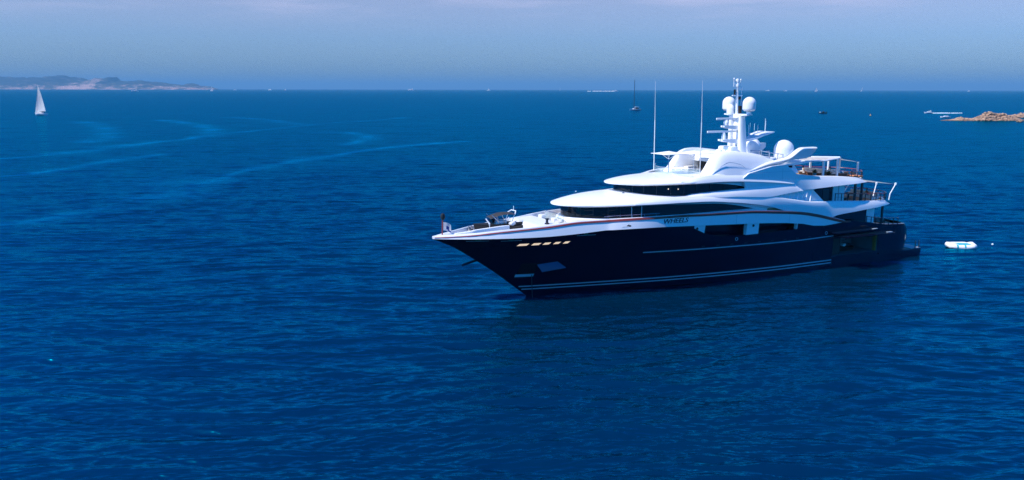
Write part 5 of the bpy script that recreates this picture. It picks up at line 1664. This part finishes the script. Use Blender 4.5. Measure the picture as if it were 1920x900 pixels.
def islet(name, label, outline, seed, rr=(1.0, 2.6), n=120, cat="islet", hprof=None, depth=8.0):
    """rocks piled along a ridge line (x, y, height); one weathered mass"""
    rn = random.Random(seed); bm = bmesh.new()
    pts = [Vector(p) for p in outline]
    for i in range(n):
        k_ = rn.random() * (len(pts) - 1); a = min(int(k_), len(pts) - 2); c = pts[a].lerp(pts[a + 1], k_ - a)
        h = c.z; dy = rn.gauss(0, 1) * depth * .5
        fall = max(.12, 1 - abs(dy) / depth)
        r = rn.uniform(*rr) * (0.6 + .4 * fall) * min(1.0, .35 + h / 4.0)
        z = max(-.2, h * fall - r * .55) * rn.uniform(.55, 1.0)
        g = bmesh.ops.create_icosphere(bm, subdivisions=2, radius=1.0)
        sc = (r * rn.uniform(.8, 1.5), r * rn.uniform(.8, 1.3), r * rn.uniform(.6, 1.0))
        rot = Matrix.Rotation(rn.random() * 6.28, 3, 'Z') @ Matrix.Rotation(rn.uniform(-.5, .5), 3, 'X')
        off = Vector((rn.random() * 50, rn.random() * 50, 0))
        for v in g['verts']:
            q = v.co.copy()
            f = 1 + .30 * noise.noise(q * 1.3 + off) + .14 * noise.noise(q * 3.1 + off) + .07 * noise.noise(q * 7 + off)
            f = f * (1 - .12 * (abs(noise.noise(q * 2.0 - off)) < .06))
            q = rot @ Vector((q.x * sc[0] * f, q.y * sc[1] * f, q.z * sc[2] * f))
            v.co = q + Vector((c.x, c.y + dy, z))
    # the submerged base that carries the pile
    for a in pts:
        g = bmesh.ops.create_icosphere(bm, subdivisions=2, radius=1.0)
        for v in g['verts']:
            v.co = Vector((v.co.x * (9 if depth > 3 else 1.6), v.co.y * depth * .7, v.co.z * max(.7, a.z * .55) - .1)) + Vector((a.x, a.y, 0))
    o = obj(name, bm, GRAN, None, smooth=40)
    # origin at the middle of the islet
    cx = sum(p.x for p in pts) / len(pts); cy = sum(p.y for p in pts) / len(pts)
    o.data.transform(Matrix.Translation((-cx, -cy, 0))); o.location = (cx, cy, 0)
    return tag(o, label, cat)
islet("rocky_islet", "long low islet of piled tan granite boulders at right edge",
      [(359, 662, .6), (363, 662, 1.6), (367, 662, 3.0), (371, 662, 2.0), (375, 660, 1.7), (379, 659, 3.2), (383, 659, 5.6), (387, 661, 7.8), (391, 663, 7.4), (396, 664, 7.0), (401, 664, 6.6), (405, 664, 5.6), (409, 664, 4.6), (413, 665, 3.0), (417, 666, 1.4)], 11, (.55, 1.9), 520)
islet("rocky_islet", "second granite islet farther back, running out of the frame at right",
      [(452, 742, 1.2), (460, 744, 2.4), (468, 745, 3.6), (477, 746, 5.5), (487, 748, 8.0), (500, 750, 8.5), (515, 752, 7.5), (530, 755, 6.5)], 12, (.7, 2.2), 260)
islet("sea_boulder", "single round boulder standing in the water right of the islet",
      [(395.5, 632, 2.0), (397.0, 632, 2.6), (398.4, 632, 1.2)], 13, (1.0, 1.6), 7, "boulder", depth=1.2)
islet("sea_boulder", "tall split boulder cut by the right edge of the frame",
      [(405.5, 634, 3.0), (407.5, 634, 6.0), (409.5, 634, 6.5)], 14, (1.2, 2.2), 9, "boulder", depth=1.5)

# repeats of a kind share a group
GROUPS = {"plant": "potted plants on the aft sun deck", "sofa": "sofas on the open aft decks", "jet ski": "jet skis carried by the yacht",
          "motor boat": "white motor boats out on the sea", "sailing boat": "sailing boats out on the sea", "person": "people aboard the boats",
          "boulder": "boulders beside the granite islets", "islet": "granite islets at the right edge", "buoy": "small buoys on the water"}
for o in list(scene.objects):
    c = o.get("category")
    if c in GROUPS and o.parent is None and not o.get("group"):
        o["group"] = GROUPS[c]
